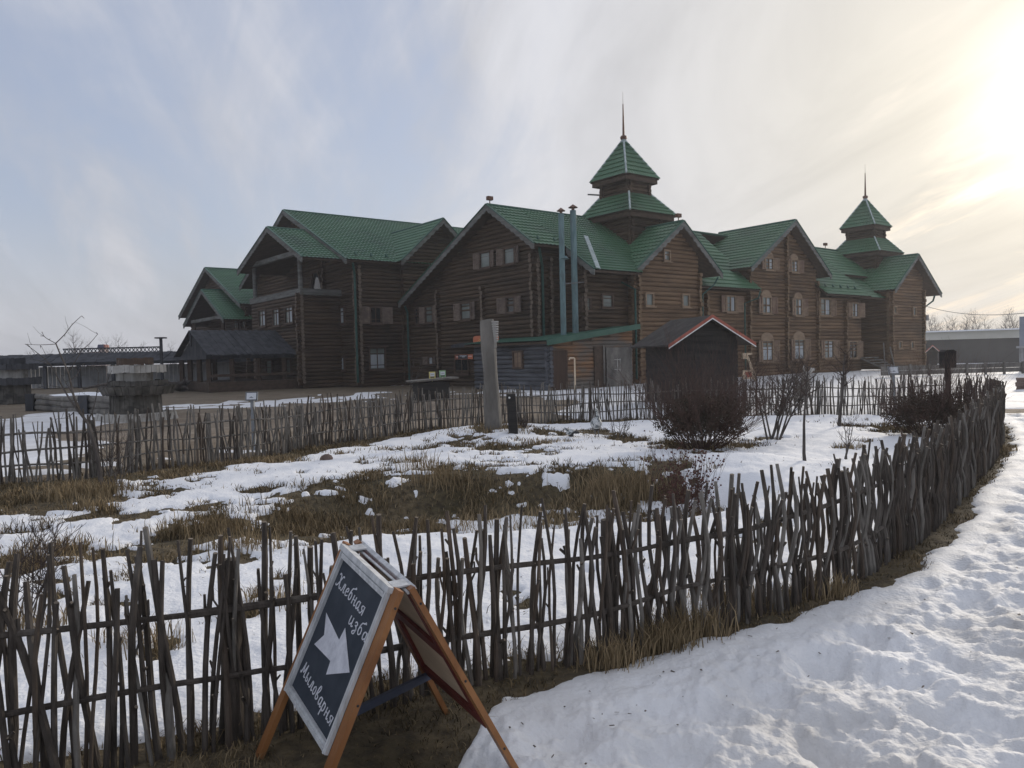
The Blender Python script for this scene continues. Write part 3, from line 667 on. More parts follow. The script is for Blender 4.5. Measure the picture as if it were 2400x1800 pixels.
# --- front gable of the first tower
rT = ((3.14, 8.75), (-.66, 5.95), (6.52, 6.05))
def tower_gable(du, R, wall_r):
    r = tuple((u+du, z) for u, z in R); wall_r = du+wall_r; p = under(*r, du, wall_r)
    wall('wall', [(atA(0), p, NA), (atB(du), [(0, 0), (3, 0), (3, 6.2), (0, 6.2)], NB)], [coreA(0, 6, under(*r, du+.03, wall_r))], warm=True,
         ends=[(lambda z: P(du, 0, z), .1, 6.1, B_, NB), (lambda z: P(du, 0, z), .2, 6.1, A_, NA), (lambda z: P(wall_r, 0, z), .2, 6.0, A_, NA)])
    gable_roof_w(-.62, 5.6, *r)
tower_gable(0.0, rT, 5.04)
tower_gable(27.72, ((3.26, 8.74), (-.52, 5.92), (7.3, 5.82)), 5.24)
def hip(parent, u0, u1, w0, w1, z, tu0, tu1, tw0, tw1, tz, name='roof', step=.3):
    e = [(u0, w0), (u1, w0), (u1, w1), (u0, w1)]; t = [(tu0, tw0), (tu1, tw0), (tu1, tw1), (tu0, tw1)]; mb = MB()
    for k in range(4):
        j = (k+1) % 4; tile_sheet(mb, P(*e[k], z), P(*e[j], z), P(*t[k], tz), P(*t[j], tz), step=step)
    o = mb.build(name, [M['roof_green'], M['soffit']], parent)
    for k in range(4):
        b = MB(); b.tube([P(*e[k], z+.03), P(*t[k], tz+.05)], .06, 6); b.build('hip_flashing', M['flash'], parent)
    b = MB()
    for k in range(4):
        j = (k+1) % 4; c = np.array([(u0+u1)/2, (w0+w1)/2])
        pe = [c+(np.array(e[i])-c)*.93 for i in (k, j)]
        b.bar(P(*pe[0], z-.17), P(*pe[1], z-.17), .06, .22, 0)
    b.build('eave_board', M['soffit'], parent)
    return o
def tower(du, dz=0.0):
    t = bpy.data.objects.new('tower', None); COL.objects.link(t); t.parent = BL; ORG[t.name] = ORG[BL.name]
    def body(u0, u1, w0, w1, z0, z1):
        mb = MB()
        for at, s0, s1, out in ((atA(w0), u0, u1, NA), (atA(w1), u0, u1, B_), (atB(u0), w0, w1, NB), (atB(u1), w0, w1, A_)):
            log_wall(mb, at, [(s0, z0), (s1, z0), (s1, z1), (s0, z1)], out)
        mb.prism([P(u0+.02, w0+.02, z0), P(u1-.02, w0+.02, z0), P(u1-.02, w1-.02, z0), P(u0+.02, w1-.02, z0)], Z_*(z1-z0))
        for (cu, cw) in ((u0, w0), (u1, w0), (u0, w1), (u1, w1)):
            log_ends(mb, lambda z: P(cu, cw, z), z0, z1, A_, NA if cw == w0 else B_, .2); log_ends(mb, lambda z: P(cu, cw, z), z0+.1, z1, B_, NB if cu == u0 else A_, .2)
        mb.build('log_tier', [M['log_dark'], M['log_dark']], t)
    body(du+1.95, du+4.3, 2.1, 4.9, 5.5+dz, 9.5+dz)
    hip(t, du+1.15, du+5.1, 1.4, 5.5, 9.55+dz, du+2.0, du+3.85, 2.25, 4.6, 10.75+dz)
    body(du+2.15, du+3.7, 2.4, 4.45, 10.2+dz, 11.75+dz)
    hip(t, du+1.5, du+4.25, 1.95, 4.85, 11.68+dz, du+2.82, du+2.92, 3.35, 3.45, 14.0+dz, step=.34)
    b = MB(); c = P(du+2.87, 3.4, 13.72+dz); b.lathe(c, [(0, .26), (.15, .19), (.4, .1)], 10); b.build('apex_cone', M['flash'], t)
    b = MB(); b.lathe(c, [(.36, .1), (.37, .17), (.42, .2), (.52, .2), (.57, .16), (.58, .075), (1.2, .06), (1.9, .042), (2.4, .03), (2.41, .012), (3.1, .006)], 9); b.build('spire', M['rust'], t)
    return t
tower(0.0); tower(28.0, -.35)
# --- recessed right-hand walls and the third gable
rM = ((15.44, 10.05), (10.5, 6.75), (19.82, 6.68)); WM = 1.0
pM = under(*rM, 11.26, 19.13)
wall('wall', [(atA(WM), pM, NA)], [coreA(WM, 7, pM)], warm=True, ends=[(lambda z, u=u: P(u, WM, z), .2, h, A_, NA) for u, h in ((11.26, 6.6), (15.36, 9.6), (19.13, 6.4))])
gable_roof_w(.2, 6.2, *rM)
wall('wall', [(atA(WM+.05), [(5.0, 0), (11.3, 0), (11.3, 5.35), (5.0, 5.35)], NA), (atA(WM+.05), [(19.1, 0), (25.3, 0), (25.3, 5.3), (19.1, 5.3)], NA)],
     [coreA(WM+.05, 7, [(5.0, 0), (11.3, 0), (11.3, 5.3), (5.0, 5.3)]), coreA(WM+.05, 9, [(19.1, 0), (25.3, 0), (25.3, 5.25), (19.1, 5.25)])], warm=True,
     ends=[(lambda z, u=u: P(u, WM, z), .2, 5.1, A_, NA) for u in (7.0, 22.9)])
wall('wall', [(atA(3.2), [(25.2, 0), (31, 0), (31, 7.4), (25.2, 7.4)], NA)], [coreA(3.2, 9, [(25.2, 0), (32.6, 0), (32.6, 7.2), (25.2, 7.2)])])
# porch roof in front of the recess
roof(BL, [(P(24.6, .3, 5.35), P(27.9, .3, 5.35), P(24.6, 3.3, 7.6), P(27.9, 3.3, 7.6))])
# --- valley flashings
b = MB(); b.bar(P(-3.62, -.87, 5.84), P(-1.22, 2.46, 8.06), .24, .05, 0, side=A_); b.build('valley_flashing', M['flash'], BL)
# ------------------------------------------------------------------ windows of the log building
for x0, y0, x1, y1, k in [(1131, 593, 1153, 626, dict(shut=2, shut_w=.42, mull=0)), (1187, 583, 1210, 617, dict(shut=2, shut_w=.42, mull=0)),
                          (1086, 712, 1107, 748, dict(shut=2, shut_w=.5, mull=0)), (1193, 699, 1210, 731, dict(shut=2, shut_w=.62, pane='glass_dark', mull=0)),
                          (1003, 720, 1018, 755, dict(shut=2, shut_w=.5, mull=0)), (978, 724, 990, 760, dict(pane='glass_dark')), (1010, 838, 1019, 852, dict(shut=2, shut_w=.4, mull=0, pane='curtain')),
                          (1072, 842, 1102, 874, dict(pane='glass_dark', shut=0))]:
    winB(BL, UC, x0, y0, x1, y1, **k)
for x0, y0, x1, y1, k in [(867, 722, 889, 757, dict(pane='glass_dark', shut=2, shut_w=.7)), (865, 817, 899, 864, dict(head='cap', curtain=3))]: winA(BL, WL, x0, y0, x1, y1, **k)
for x0, y0, x1, y1, k in [(794, 722, 811, 758, dict(curtain=1)), (793, 838, 811, 867, dict(curtain=1))]: winB(BL, UL, x0, y0, x1, y1, **k)
for x0, y0, x1, y1, k in [(612, 728, 627, 764, dict(curtain=1)), (645, 725, 659, 762, dict(curtain=1)), (674, 721, 691, 756, dict(curtain=1))]: winB(BL, UB, x0, y0, x1, y1, **k)
for x0, y0, x1, y1, k in [(629, 846, 642, 874, dict(mull=0)), (676, 844, 686, 874, dict(mull=0))]: winB(BL, UB, x0, y0, x1, y1, **k)
for x0, y0, x1, y1, k in [(553, 752, 562, 770, {}), (570, 752, 578, 770, dict(curtain=1))]: winB(BL, UK, x0, y0, x1, y1, **k)
for x0, y0, x1, y1, k in [(1362, 700, 1378, 726, dict(mull=0)), (1408, 693, 1430, 719, dict(mull=0))]: winA(BL, .6, x0, y0, x1, y1, **k)
for x0, y0, x1, y1, k in [(1510, 690, 1525, 715, dict(mull=0)), (1596, 693, 1609, 717, dict(mull=0)), (1553, 590, 1564, 610, dict(mull=0, curtain=2))]: winA(BL, 0, x0, y0, x1, y1, style='tan', **k)
for x0, y0, x1, y1, k in [(1699, 696, 1718, 730, dict(shut=2, shut_w=.6)), (1919, 702, 1941, 738, dict(shut=2, shut_w=.55)), (1993, 712, 2006, 742, dict(shut=2, shut_w=.7)), (1928, 800, 1948, 838, dict(shut=2, shut_w=.55)), (1986, 802, 2004, 838, dict(shut=2, shut_w=.55, pane='glass_dark'))]:
    winA(BL, WM+.05, x0, y0, x1, y1, style='tan', curtain=1 if x0 != 1986 else 0, **k)
for x0, y0, x1, y1, k in [(1783, 698, 1801, 733, dict(head='arch')), (1860, 702, 1874, 738, dict(head='arch')), (1790, 607, 1806, 631, dict(head='arch')), (1851, 611, 1864, 637, dict(head='arch')), (1783, 800, 1806, 846, dict(head='arch', curtain=3)), (1858, 797, 1880, 842, dict(head='arch', curtain=3))]:
    winA(BL, WM, x0, y0, x1, y1, style='tan', shut=2, shut_w=.5, **({'curtain': 1} | k))
for x0, y0, x1, y1 in [(2091, 720, 2096, 733), (2136, 722, 2142, 738), (2102, 802, 2108, 815), (2131, 803, 2137, 816)]: winA(BL, 0, x0, y0, x1, y1, style='tan', mull=0)
# --- downpipes, ridge lamps, floodlight
def pipe(parent, pts, r, mt, name='downpipe', n=7):
    b = MB(); b.tube(pts, r, n); return b.build(name, mt, parent)
pipe(BL, [P(UL-.55, WL-.55, 7.5), P(UL-.28, WL-.2, 6.9), P(UL-.28, WL-.2, .3)], .07, M['down'])
pipe(BL, [P(UC-.3, WC-.75, 7.0), P(UC+.35, WC-.2, 6.2), P(UC+.35, WC-.2, .3)], .07, M['down'])
pipe(BL, [P(-.62, .9, 5.85), P(-.62, .85, 5.6), P(-.25, -.15, 5.0), P(-.25, -.15, .3)], .06, M['down'])
pipe(BL, [P(-5.6, WL-.5, 5.0), P(-5.4, WL-.45, 4.6), P(-5.4, WL-.45, .3)], .07, M['down'])
pipe(BL, [P(6.3, -.5, 5.9), P(6.2, -.3, 5.5), P(5.25, -.2, 4.9), P(5.25, -.2, .3)], .05, M['down'])
pipe(BL, [P(11.3, .1, 5.35), P(11.1, .1, 4.9), P(10.6, .75, 4.6), P(10.6, .75, .3)], .05, M['down'])
pipe(BL, [P(34.4, -.4, 5.75), P(34.3, -.3, 5.3), P(33.3, -.1, 4.8), P(33.2, -.1, .3)], .07, M['down'])
for p in (P(UC-.6, 5.02, 9.72), P(3.14, -.3, 8.8), P(27.6, 5.02, 9.7)):
    b = MB(); b.tube([p, p+Z_*.25], .03, 6); b.box(p+Z_*.33, A_*.16, B_*.1, Z_*.10); b.build('ridge_lamp', M['rust'], BL)
b = MB(); b.box(P(33.5, -.15, 3.95), A_*.22, B_*.08, Z_*.22); b.bar(P(33.0, 0, 3.9), P(33.45, -.1, 3.9), .05, .05); b.build('floodlight', M['lead'], BL)
for k in range(4):                                                  # snow guards near the eaves
    p = P(UL-.2+k*1.05, WL-.1, 8.05); b = MB(); b.prism([p, p+A_*.03-B_*.18, p+Z_*.22], A_*.12); b.build('snow_guard', M['roof_trim'], BL)
for k in range(2):
    p = P(UC-.3+k*1.1, 1.6, 7.45); b = MB(); b.prism([p, p-B_*.18, p+Z_*.2], A_*.1); b.build('snow_guard', M['roof_trim'], BL)
for k in range(5):
    p = P(19.6+k*1.0, .6, 5.95); b = MB(); b.prism([p, p-B_*.2, p+Z_*.25], A_*.14); b.build('snow_guard', M['roof_trim'], BL)
b = MB(); b.tube([P(5.2, 4.6, 8.9), P(5.2, 4.6, 12.1)], [.06, .03], 6); b.build('mast', M['rust'], BL)
b = MB(); b.bar(P(2.0, 4.6, 11.0), P(1.35, 4.9, 11.02), .06, .08); b.build('bracket', M['barge'], BL)
# --- plank porch at the left end
pr = MB(); uw0, uw1, wr_, zr_ = -16.8, -11.25, 21.3, 3.72
for (we, ze) in ((17.75, 2.16), (25.0, 2.16)):
    nbd = 26; 
    for k in range(nbd):
        a0 = uw0+(uw1-uw0)*k/nbd; a1 = uw0+(uw1-uw0)*(k+1)/nbd-.012; o = random.uniform(0, .035)+(.03 if k % 2 else 0); ext = random.uniform(-.05, .08)
        e = np.array([0, 0, 0]); d = (P(0, we, ze)-P(0, wr_, zr_)); d /= np.linalg.norm(d)
        pr.prism([P(a0, wr_, zr_+o), P(a1, wr_, zr_+o), P(a1, we, ze+o)+d*ext, P(a0, we, ze+o)+d*ext], -Z_*.05)
porch = pr.build('porch_roof', M['old_board'], BL)
b = MB(); b.prism([P(uw0+.35, 17.9, 2.1), P(uw0+.35, 24.8, 2.1), P(uw0+.35, 21.3, 3.6)], A_*.06); b.bar(P(uw0+.1, 18.0, 2.05), P(uw0+.1, 24.8, 2.05), .2, .22, 0, side=A_); b.bar(P(uw0+.1, 21.3, 3.7), P(uw0+.1, 21.3, 2.75), .1, .12)
b.bar(P(uw0+.2, 18.3, 2.05), P(uw1, 18.3, 2.05), .2, .22, 0, side=B_); b.build('porch_beam', M['old_board'], BL)
for (u, w) in ((-16.5, 18.5), (-16.5, 20.4), (-16.5, 22.4), (-16.5, 24.3), (-15.2, 18.4), (-13.6, 18.4), (-12.0, 18.4), (-14.4, 24.4)):
    b = MB(); b.bar(P(u, w, .2), P(u, w, 2.05), .24, .24, 0); b.build('porch_post', M['soffit'], BL)
b = MB(); b.box(P(-13.9, 21.3, .3), A_*2.8, B_*3.4, Z_*.28); b.bar(P(-16.6, 18.2, .95), P(-11.4, 18.2, .95), .1, .16, 0, side=B_); b.build('porch_deck', M['soffit'], BL)
# ------------------------------------------------------------------ lean-to shed in front of the middle block
SU, SW = [float(q) for q in uwz(dep(1287, 850, 35.0))[:2]]
SL = float(onu(1114, 850, SU)[1]); SR = float(onw(1480, 840, SW)[0])
SH = thing('lean_to_shed', P(SU+2, SW+1.5, 0), 'low lean-to shed of grey and orange logs under a green sloping roof', 'shed')
mb = MB(); log_wall(mb, atB(SU), [(SW, 0), (SL, 0), (SL, 2.3), (SW, 2.3)], NB, d=.21)
log_ends(mb, lambda z: P(SU, SW, z), .1, 2.0, B_, NB, .18, .21); log_ends(mb, lambda z: P(SU, SW, z), .2, 2.0, A_, NA, .18, .21)
mb.build('grey_wall', [M['slate_log'], M['slate_log']], SH)
mb = MB(); log_wall(mb, atA(SW), [(SU, 0), (SR, 0), (SR, 2.85), (SU, 2.0)], NA, d=.19)
mb.prism([P(SU+.03, SW+.03, 0), P(SR, SW+.03, 0), P(SR, SW+.03, 2.9), P(SU+.03, SW+.03, 2.1)], B_*(SL-SW-.1)); mb.build('orange_wall', M['orange_log'], SH)
ez = float(onu(1287, 800, SU-.3)[2]); rzs = float(onw(1499, 762, SW-.3)[2]); sr2 = float(onw(1499, 762, SW-.3)[0])
mb = MB(); tile_sheet(mb, P(SU-.35, SW-.3, ez), P(SU-.35, SL+.5, ez), P(sr2, SW-.3, rzs), P(sr2, SL+.5, rzs), pitch=.16, step=9, amp=.02)
ro = mb.build('roof', [M['roof_trim'], M['soffit']], SH)
b = MB(); b.bar(P(SU-.4, SW-.34, ez-.06), P(sr2, SW-.34, rzs-.06), .04, .26, 0, side=NA); b.build('verge_board', M['roof_trim'], ro)
def boxA(mbx, x0, y0, x1, y1, w, t, m=0):
    """box in front of a long wall from a pixel box"""
    a = onw(x0, (y0+y1)/2, w); c = onw(x1, (y0+y1)/2, w); zz = onw((x0+x1)/2, y0, w)[2], onw((x0+x1)/2, y1, w)[2]
    mbx.prism([P(a[0], w, zz[1]), P(c[0], w, zz[1]), P(c[0], w, zz[0]), P(a[0], w, zz[0])], NA*t, m); return a[0], c[0], zz[1], zz[0]
d_ = MB(); u0, u1, z0_, z1_ = boxA(d_, 1292, 821, 1327, 912, SW-.1, .05)
door = d_.build('door', mat('brown_boarded_door', (.035, .02, .014), (.065, .038, .026), (9, 9, .6), .8, .5, (25, 25, 3)), SH)
b = MB(); b.bar(P(u1+.04, SW-.12, .1), P(u1+.04, SW-.12, z1_), .07, .07); b.build('door_jamb', M['frame_dark'], door)
d_ = MB(); u0, u1, z0_, z1_ = boxA(d_, 1392, 812, 1416, 905, SW-.1, .05); d_.build('recess', M['soffit'], SH)
d_ = MB(); u0, u1, z0_, z1_ = boxA(d_, 1419, 814, 1478, 905, SW-.1, .06)
for k in range(14): d_.prism([P(u0, SW-.165, z0_+(z1_-z0_)*k/14), P(u1, SW-.165, z0_+(z1_-z0_)*k/14), P(u1, SW-.165, z0_+(z1_-z0_)*(k+.85)/14), P(u0, SW-.165, z0_+(z1_-z0_)*(k+.85)/14)], NA*random.uniform(.01, .05))
d_.build('plank_panel', M['grey_wood'], SH)
for x in (1415.5, 1479):
    b = MB(); q = onw(x, 860, SW-.18); b.bar(P(q[0], SW-.2, .2), P(q[0], SW-.2, 2.1), .07, .07); b.build('panel_post', M['grey_wood'], SH)
b = MB()
for (xa, ya, xb, yb) in ((1447, 840, 1447, 870), (1453.5, 840, 1453.5, 870), (1440, 843, 1455, 843), (1440, 866, 1455, 866)):
    p = onw(xa, ya, SW-.24); q = onw(xb, yb, SW-.24); b.bar(P(*p), P(*q), .035, .035)
b.build('cross_slat', M['pale_wood'], SH)
a = onu(1210, 845, SU); c = onu(1228, 845, SU)
sw_ = window(SH, atB(SU), a[1], c[1], onu(1219, 860, SU)[2], onu(1219, 826, SU)[2], NB, B_, mull=1, pane='glass_dark', sill=False)
b = MB()
for f0, f1 in ((.06, .47), (.53, .94)):
    zz0, zz1 = onu(1219, 860, SU)[2], onu(1219, 826, SU)[2]; s0 = a[1]+(c[1]-a[1])*f0; s1 = a[1]+(c[1]-a[1])*f1
    b.prism([P(SU-.12, s0, zz0), P(SU-.12, s1, zz0), P(SU-.12, s1, zz1), P(SU-.12, s0, zz1)], NB*.03)
b.build('shutter_leaf', M['shutter_tan'], sw_)
for x, yb, yt in ((1321, 778, 503), (1349, 774, 495)):
    q = onw(x, yb, .25); t = onw(x+.0, yt, .25); r = .155 if x > 1330 else .14
    b = MB(); b.lathe(P(q[0], .25, q[2]-.3), [(0, r*1.25), (.1, r*1.25), (.11, r), (2.6, r), (2.61, r*1.06), (2.7, r*1.06), (2.71, r), (t[2]-q[2]+.3+.02, r)], 12)
    fl = b.build('flue_pipe', M['steel'], SH, smooth=False)
    b = MB(); hh = t[2]; b.lathe(P(q[0], .25, hh), [(.04, r*.5), (.14, r*.5), (.15, r*1.55), (.17, r*1.5), (.32, .01)], 12); b.build('rain_cap', M['rust'], fl)
b = MB(); q = onw(1321, 607, .25); b.lathe(P(q[0]-.02, .2, q[2]), [(-.03, .2), (.0, .27), (.06, .18), (.12, .15)], 12); b.build('storm_collar', M['steel'], SH)
q1 = onw(1318, 666, .25); q2 = onw(1362, 662, .25); b = MB(); b.tube([P(q1[0], .05, q1[2]), P(q2[0], .05, q2[2])], .025, 5); b.build('flue_brace', M['lead'], SH)
p = G(1348, 916); p = dep(1348, 904, p[1] if p[1] < 33 else 33.5); p[2] = 0
sp = MB(); hgt = dep(1345, 839, p[1])[2]; sp.tube([p, p+Z_*(hgt-.03), p+Z_*hgt+np.array([-.03, 0, 0]), p+Z_*hgt+np.array([-.2, 0, 0]), p+Z_*(hgt-.08)+np.array([-.24, 0, 0])], .035, 7)
tag(sp.build('standpipe', M['ply']), 'thin yellowish standpipe with bent top before the orange log wall', 'pipe')
# shelter boards and the two shop signs on the middle block
b = MB(); 
a0 = onu(1066, 815, UC-.5); a1 = onu(1136, 815, UC-.5); b.prism([P(UC-.75, a0[1], a0[2]), P(UC-.75, SL-.4, a0[2]), P(UC, SL-.4, a0[2]+.12), P(UC, a0[1], a0[2]+.12)], Z_*.16); b.build('door_canopy', M['old_board'], BL)
def panelB(x0, y0, x1, y1, u):
    xm = (x0+x1)/2; ym = (y0+y1)/2; a = onu(x0, ym, u)[1]; c = onu(x1, ym, u)[1]; return a, c, onu(xm, y1, u)[2], onu(xm, y0, u)[2]
us = UC-.78
wa, wb, za, zb = panelB(1067, 831, 1109, 842, us)
SG = thing('shop_sign', P(us, (wa+wb)/2, za), 'wide black shop sign board with orange edge and orange end panel', 'sign')
fb = lambda s, z: P(us, wa+(wb-wa)*s, za+(zb-za)*z)
b = MB(); b.prism([fb(0, 0), fb(1, 0), fb(1, 1), fb(0, 1)], A_*.05); b.build('board', M['ink'], SG)
def strip(mbx, f, s0, s1, z0, z1, t=.012, o=.002, m=0): mbx.prism([f(s0, z0)+NB*o, f(s1, z0)+NB*o, f(s1, z1)+NB*o, f(s0, z1)+NB*o], NB*t, m)
b = MB(); strip(b, fb, .72, .985, .06, .94); strip(b, fb, 0, 1, 0, .045, .02); strip(b, fb, 0, 1, .955, 1, .02); strip(b, fb, 0, .012, .05, .95, .02)
b.build('orange_panel', M['sun_orange'], SG)
b = MB(); c0 = fb(.11, .5); hh = (zb-za)*.34; ww = B_*hh*(-1)
b.prism([c0+NB*.004+ww*math.cos(t)+Z_*hh*math.sin(t) for t in np.linspace(0, 2*math.pi, 15)[:-1]], NB*.012); b.build('round_emblem', M['sun_orange'], SG)
b = MB()
for s0, s1, z in ((.27, .62, .66), (.40, .52, .44), (.76, .94, .55), (.07, .15, .5)):
    s = s0
    while s < s1: strip(b, fb, s, s+.028, z, z+.13, .016, .006); s += .038
b.build('lettering', M['paper'], SG)
wa2, wb2, za2, zb2 = panelB(1109, 786, 1168, 815, us-.02); us2 = us-.02
SS = thing('sun_sign', P(us2, (wa2+wb2)/2, za2), 'square orange sign with a white half sun and rays, half behind the carved post', 'sign')
f2 = lambda s, z: P(us2, wa2+(wb2-wa2)*s, za2+(zb2-za2)*z)
b = MB(); rr = []
for cx_, cz_, t0 in ((.88, .83, 0), (.12, .83, 90), (.12, .17, 180), (.88, .17, 270)):
    for t in range(0, 91, 18): rr.append(f2(cx_+.12*math.cos(rad(t0+t)), cz_+.17*math.sin(rad(t0+t))))
b.prism(rr, A_*.04); b.build('board', M['sun_orange'], SS)
b = MB(); b.prism([f2(.5+.24*math.cos(t), .05+.52*math.sin(t))+NB*.003 for t in np.linspace(0, math.pi, 14)], NB*.012); b.build('half_sun', M['lilac'], SS)
b = MB()
for k in range(1, 20):
    t = math.pi*k/20; dx, dz = math.cos(t), math.sin(t); nx, nz = -dz*.011, dx*.022; o = NB*.004
    pts = [(.5+.25*dx-nx, .05+.55*dz-nz), (.5+.25*dx+nx, .05+.55*dz+nz), (.5+.44*dx, .05+.9*dz)]
    b.prism([f2(*q)+o for q in pts], NB*.01)
b.build('sun_ray', M['yellow'], SS)
# ------------------------------------------------------------------ kennel-like display box with two framed notices
kd = 30.0; kx = dep(1010, 903, kd); kx[2] = 0
KB = thing('display_box', kx, 'small dark wooden box with a sloping board roof before the log wall', 'box')
rx = np.array([.94, .34, 0]); ry = np.array([-.34, .94, 0]); 
kz0 = dep(1010, 893, kd)[2]; kz1 = dep(1048, 886, kd)[2]; wk = 1.25
b = MB(); b.box(kx+Z_*(kz0-.05)/2, rx*wk/2, ry*.5, Z_*(kz0-.05)/2); b.build('body', M['black_wood'], KB)
b = MB(); lx = kx-rx*(wk/2+.25)-ry*.6+Z_*(kz0-.02); b.prism([lx, lx+rx*(wk+.6)+Z_*(kz1-kz0), lx+rx*(wk+.6)+Z_*(kz1-kz0)+ry*1.2, lx+ry*1.2], Z_*.06); b.build('board_roof', M['grey_wood'], KB)
for i, (x, y, mt, lab) in enumerate(((1013, 879, 'yellow', 'small yellow framed notice standing on the dark box roof'), (1037, 876, 'lime', 'small green framed notice standing on the dark box roof'))):
    c = dep(x, y, kd-.1); h = .125; T_ = thing('framed_notice', c-Z_*h, lab, 'sign')
    b = MB(); b.box(c, rx*h, ry*.02, Z_*h*1.05); b.bar(c-Z_*h, c-Z_*(h+.12)+ry*.02, .03, .03); b.build('frame', M[mt], T_)
    b = MB(); b.box(c-ry*.024+Z_*.02, rx*h*.72, ry*.004, Z_*h*.55); b.build('sheet', M['paper'], T_)
    b = MB(); b.box(c-ry*.026-Z_*h*.68, rx*h*.66, ry*.004, Z_*h*.16); b.box(c-ry*.030+Z_*.02, rx*h*.5, ry*.002, Z_*h*.05); b.build('print', M['ink'], T_)
# ------------------------------------------------------------------ black kiosks with red and white bargeboards
def kiosk(name, c, f, g, wid, dep_, eave, apex, ov, label, small=False):
    """c front-left ground corner, f along the front, g into depth"""
    K = thing(name, c+f*wid/2+g*dep_/2, label, 'cabin'); mb = MB(); rrk = random.Random(4)
    fr = lambda s, z: c+f*s+Z_*z
    slope = (apex-eave)/(wid/2+ov)
    pts = [(0, 0), (wid, 0), (wid, apex-slope*wid/2-.05), (wid/2, apex-.05), (0, apex-slope*wid/2-.05)]
    mb.prism([fr(*p)+g*.03 for p in pts], g*(dep_-.03))
    z = 0
    while z < apex-.1:
        sp_ = span(pts, z+.08)
        if sp_: mb.prism([fr(sp_[0], z), fr(sp_[1], z), fr(sp_[1], z+.125), fr(sp_[0], z+.125)], -g*rrk.uniform(.012, .045))
        if z < pts[2][1]-.1:
            for s, o in ((0, -f), (wid, f)): mb.prism([fr(s, z), fr(s, z)+g*dep_, fr(s, z+.125)+g*dep_, fr(s, z+.125)], o*random.uniform(.012, .03))
        z += .14
    mb.build('wall', M['black_wood'], K)
    rb = MB(); fo = .35
    for s, sg in ((-ov, 1), (wid+ov, -1)):
        e = fr(s, eave)-g*fo; r = fr(wid/2, apex)-g*fo; dd = g*(dep_+fo*1.6); n = np.cross(r-e, g); n /= np.linalg.norm(n); n = n if n[2] > 0 else -n
        rb.prism([e, r+f*sg*.02, r+f*sg*.02+dd, e+dd], n*.06)
        k = 0
    rb.build('roof', M['felt'], K)
    for s in (-ov, wid+ov):
        e = fr(s, eave)-g*(fo+.025)+Z_*.02; r = fr(wid/2, apex)-g*(fo+.025)+Z_*.02
        b = MB(); h = .085; b.prism([e-Z_*h*.6, r-Z_*h*.6, r+Z_*h*.55, e+Z_*h*.55], g*.022); bb = b.build('bargeboard', M['red'], K)
        b = MB(); b.prism([e-Z_*h*1.05, r-Z_*h*1.05, r-Z_*h*.62, e-Z_*h*.62], -g*.018+g*.02); b.build('white_edge', M['white_trim'], bb)
    b = MB(); b.prism([fr(wid*.28, .05)-g*.04, fr(wid*.72, .05)-g*.04, fr(wid*.72, 1.55)-g*.04, fr(wid*.28, 1.55)-g*.04], -g*.03); b.build('door', M['black_wood'], K)
    return K
kf = np.array([.975, .22, 0]); kg = np.array([-.22, .975, 0]); kc = dep(1586, 830, 22.6); kc[2] = 0
kiosk('black_cabin', kc, kf, kg, 1.98, 2.3, 1.80, 2.66, .42, 'small black board cabin with red and white gable edges behind the fence')
kc2 = dep(2162, 860, 72.); kc2[2] = -.5; kiosk('black_cabin', kc2, kf, kg, 1.65, 2.2, 1.55, 2.25, .12, 'tiny far black cabin with a red gable edge beside the last log tower')
# plywood construction leaning by the cabin
pc = dep(1750, 850, 23.2); q = lambda x, y: dep(x, y, 23.2)
PT = thing('plywood_stand', np.array([pc[0], pc[1], 0]), 'raw plywood stand with a red mark leaning beside the black cabin', 'stand')
n_ = np.array([0, 1., 0])
b = MB(); b.prism([q(1741, 868), q(1768, 867), q(1774, 888), q(1741, 889)], n_*.03); bd = b.build('board', M['ply'], PT)
b = MB(); b.prism([q(1746, 872), q(1760, 871), q(1763, 882), q(1752, 885), q(1748, 880)], -n_*.006); b.build('red_mark', M['red'], bd)
b = MB(); b.prism([q(1750, 835), q(1755, 835), q(1775, 893), q(1769, 893)], n_*.05); b.build('prop', M['ply'], PT)
b = MB(); b.prism([q(1741, 828), q(1763, 827), q(1763, 831), q(1753, 832), q(1753, 841), q(1741, 841)], n_*.2); b.build('shelf', M['ply'], PT)
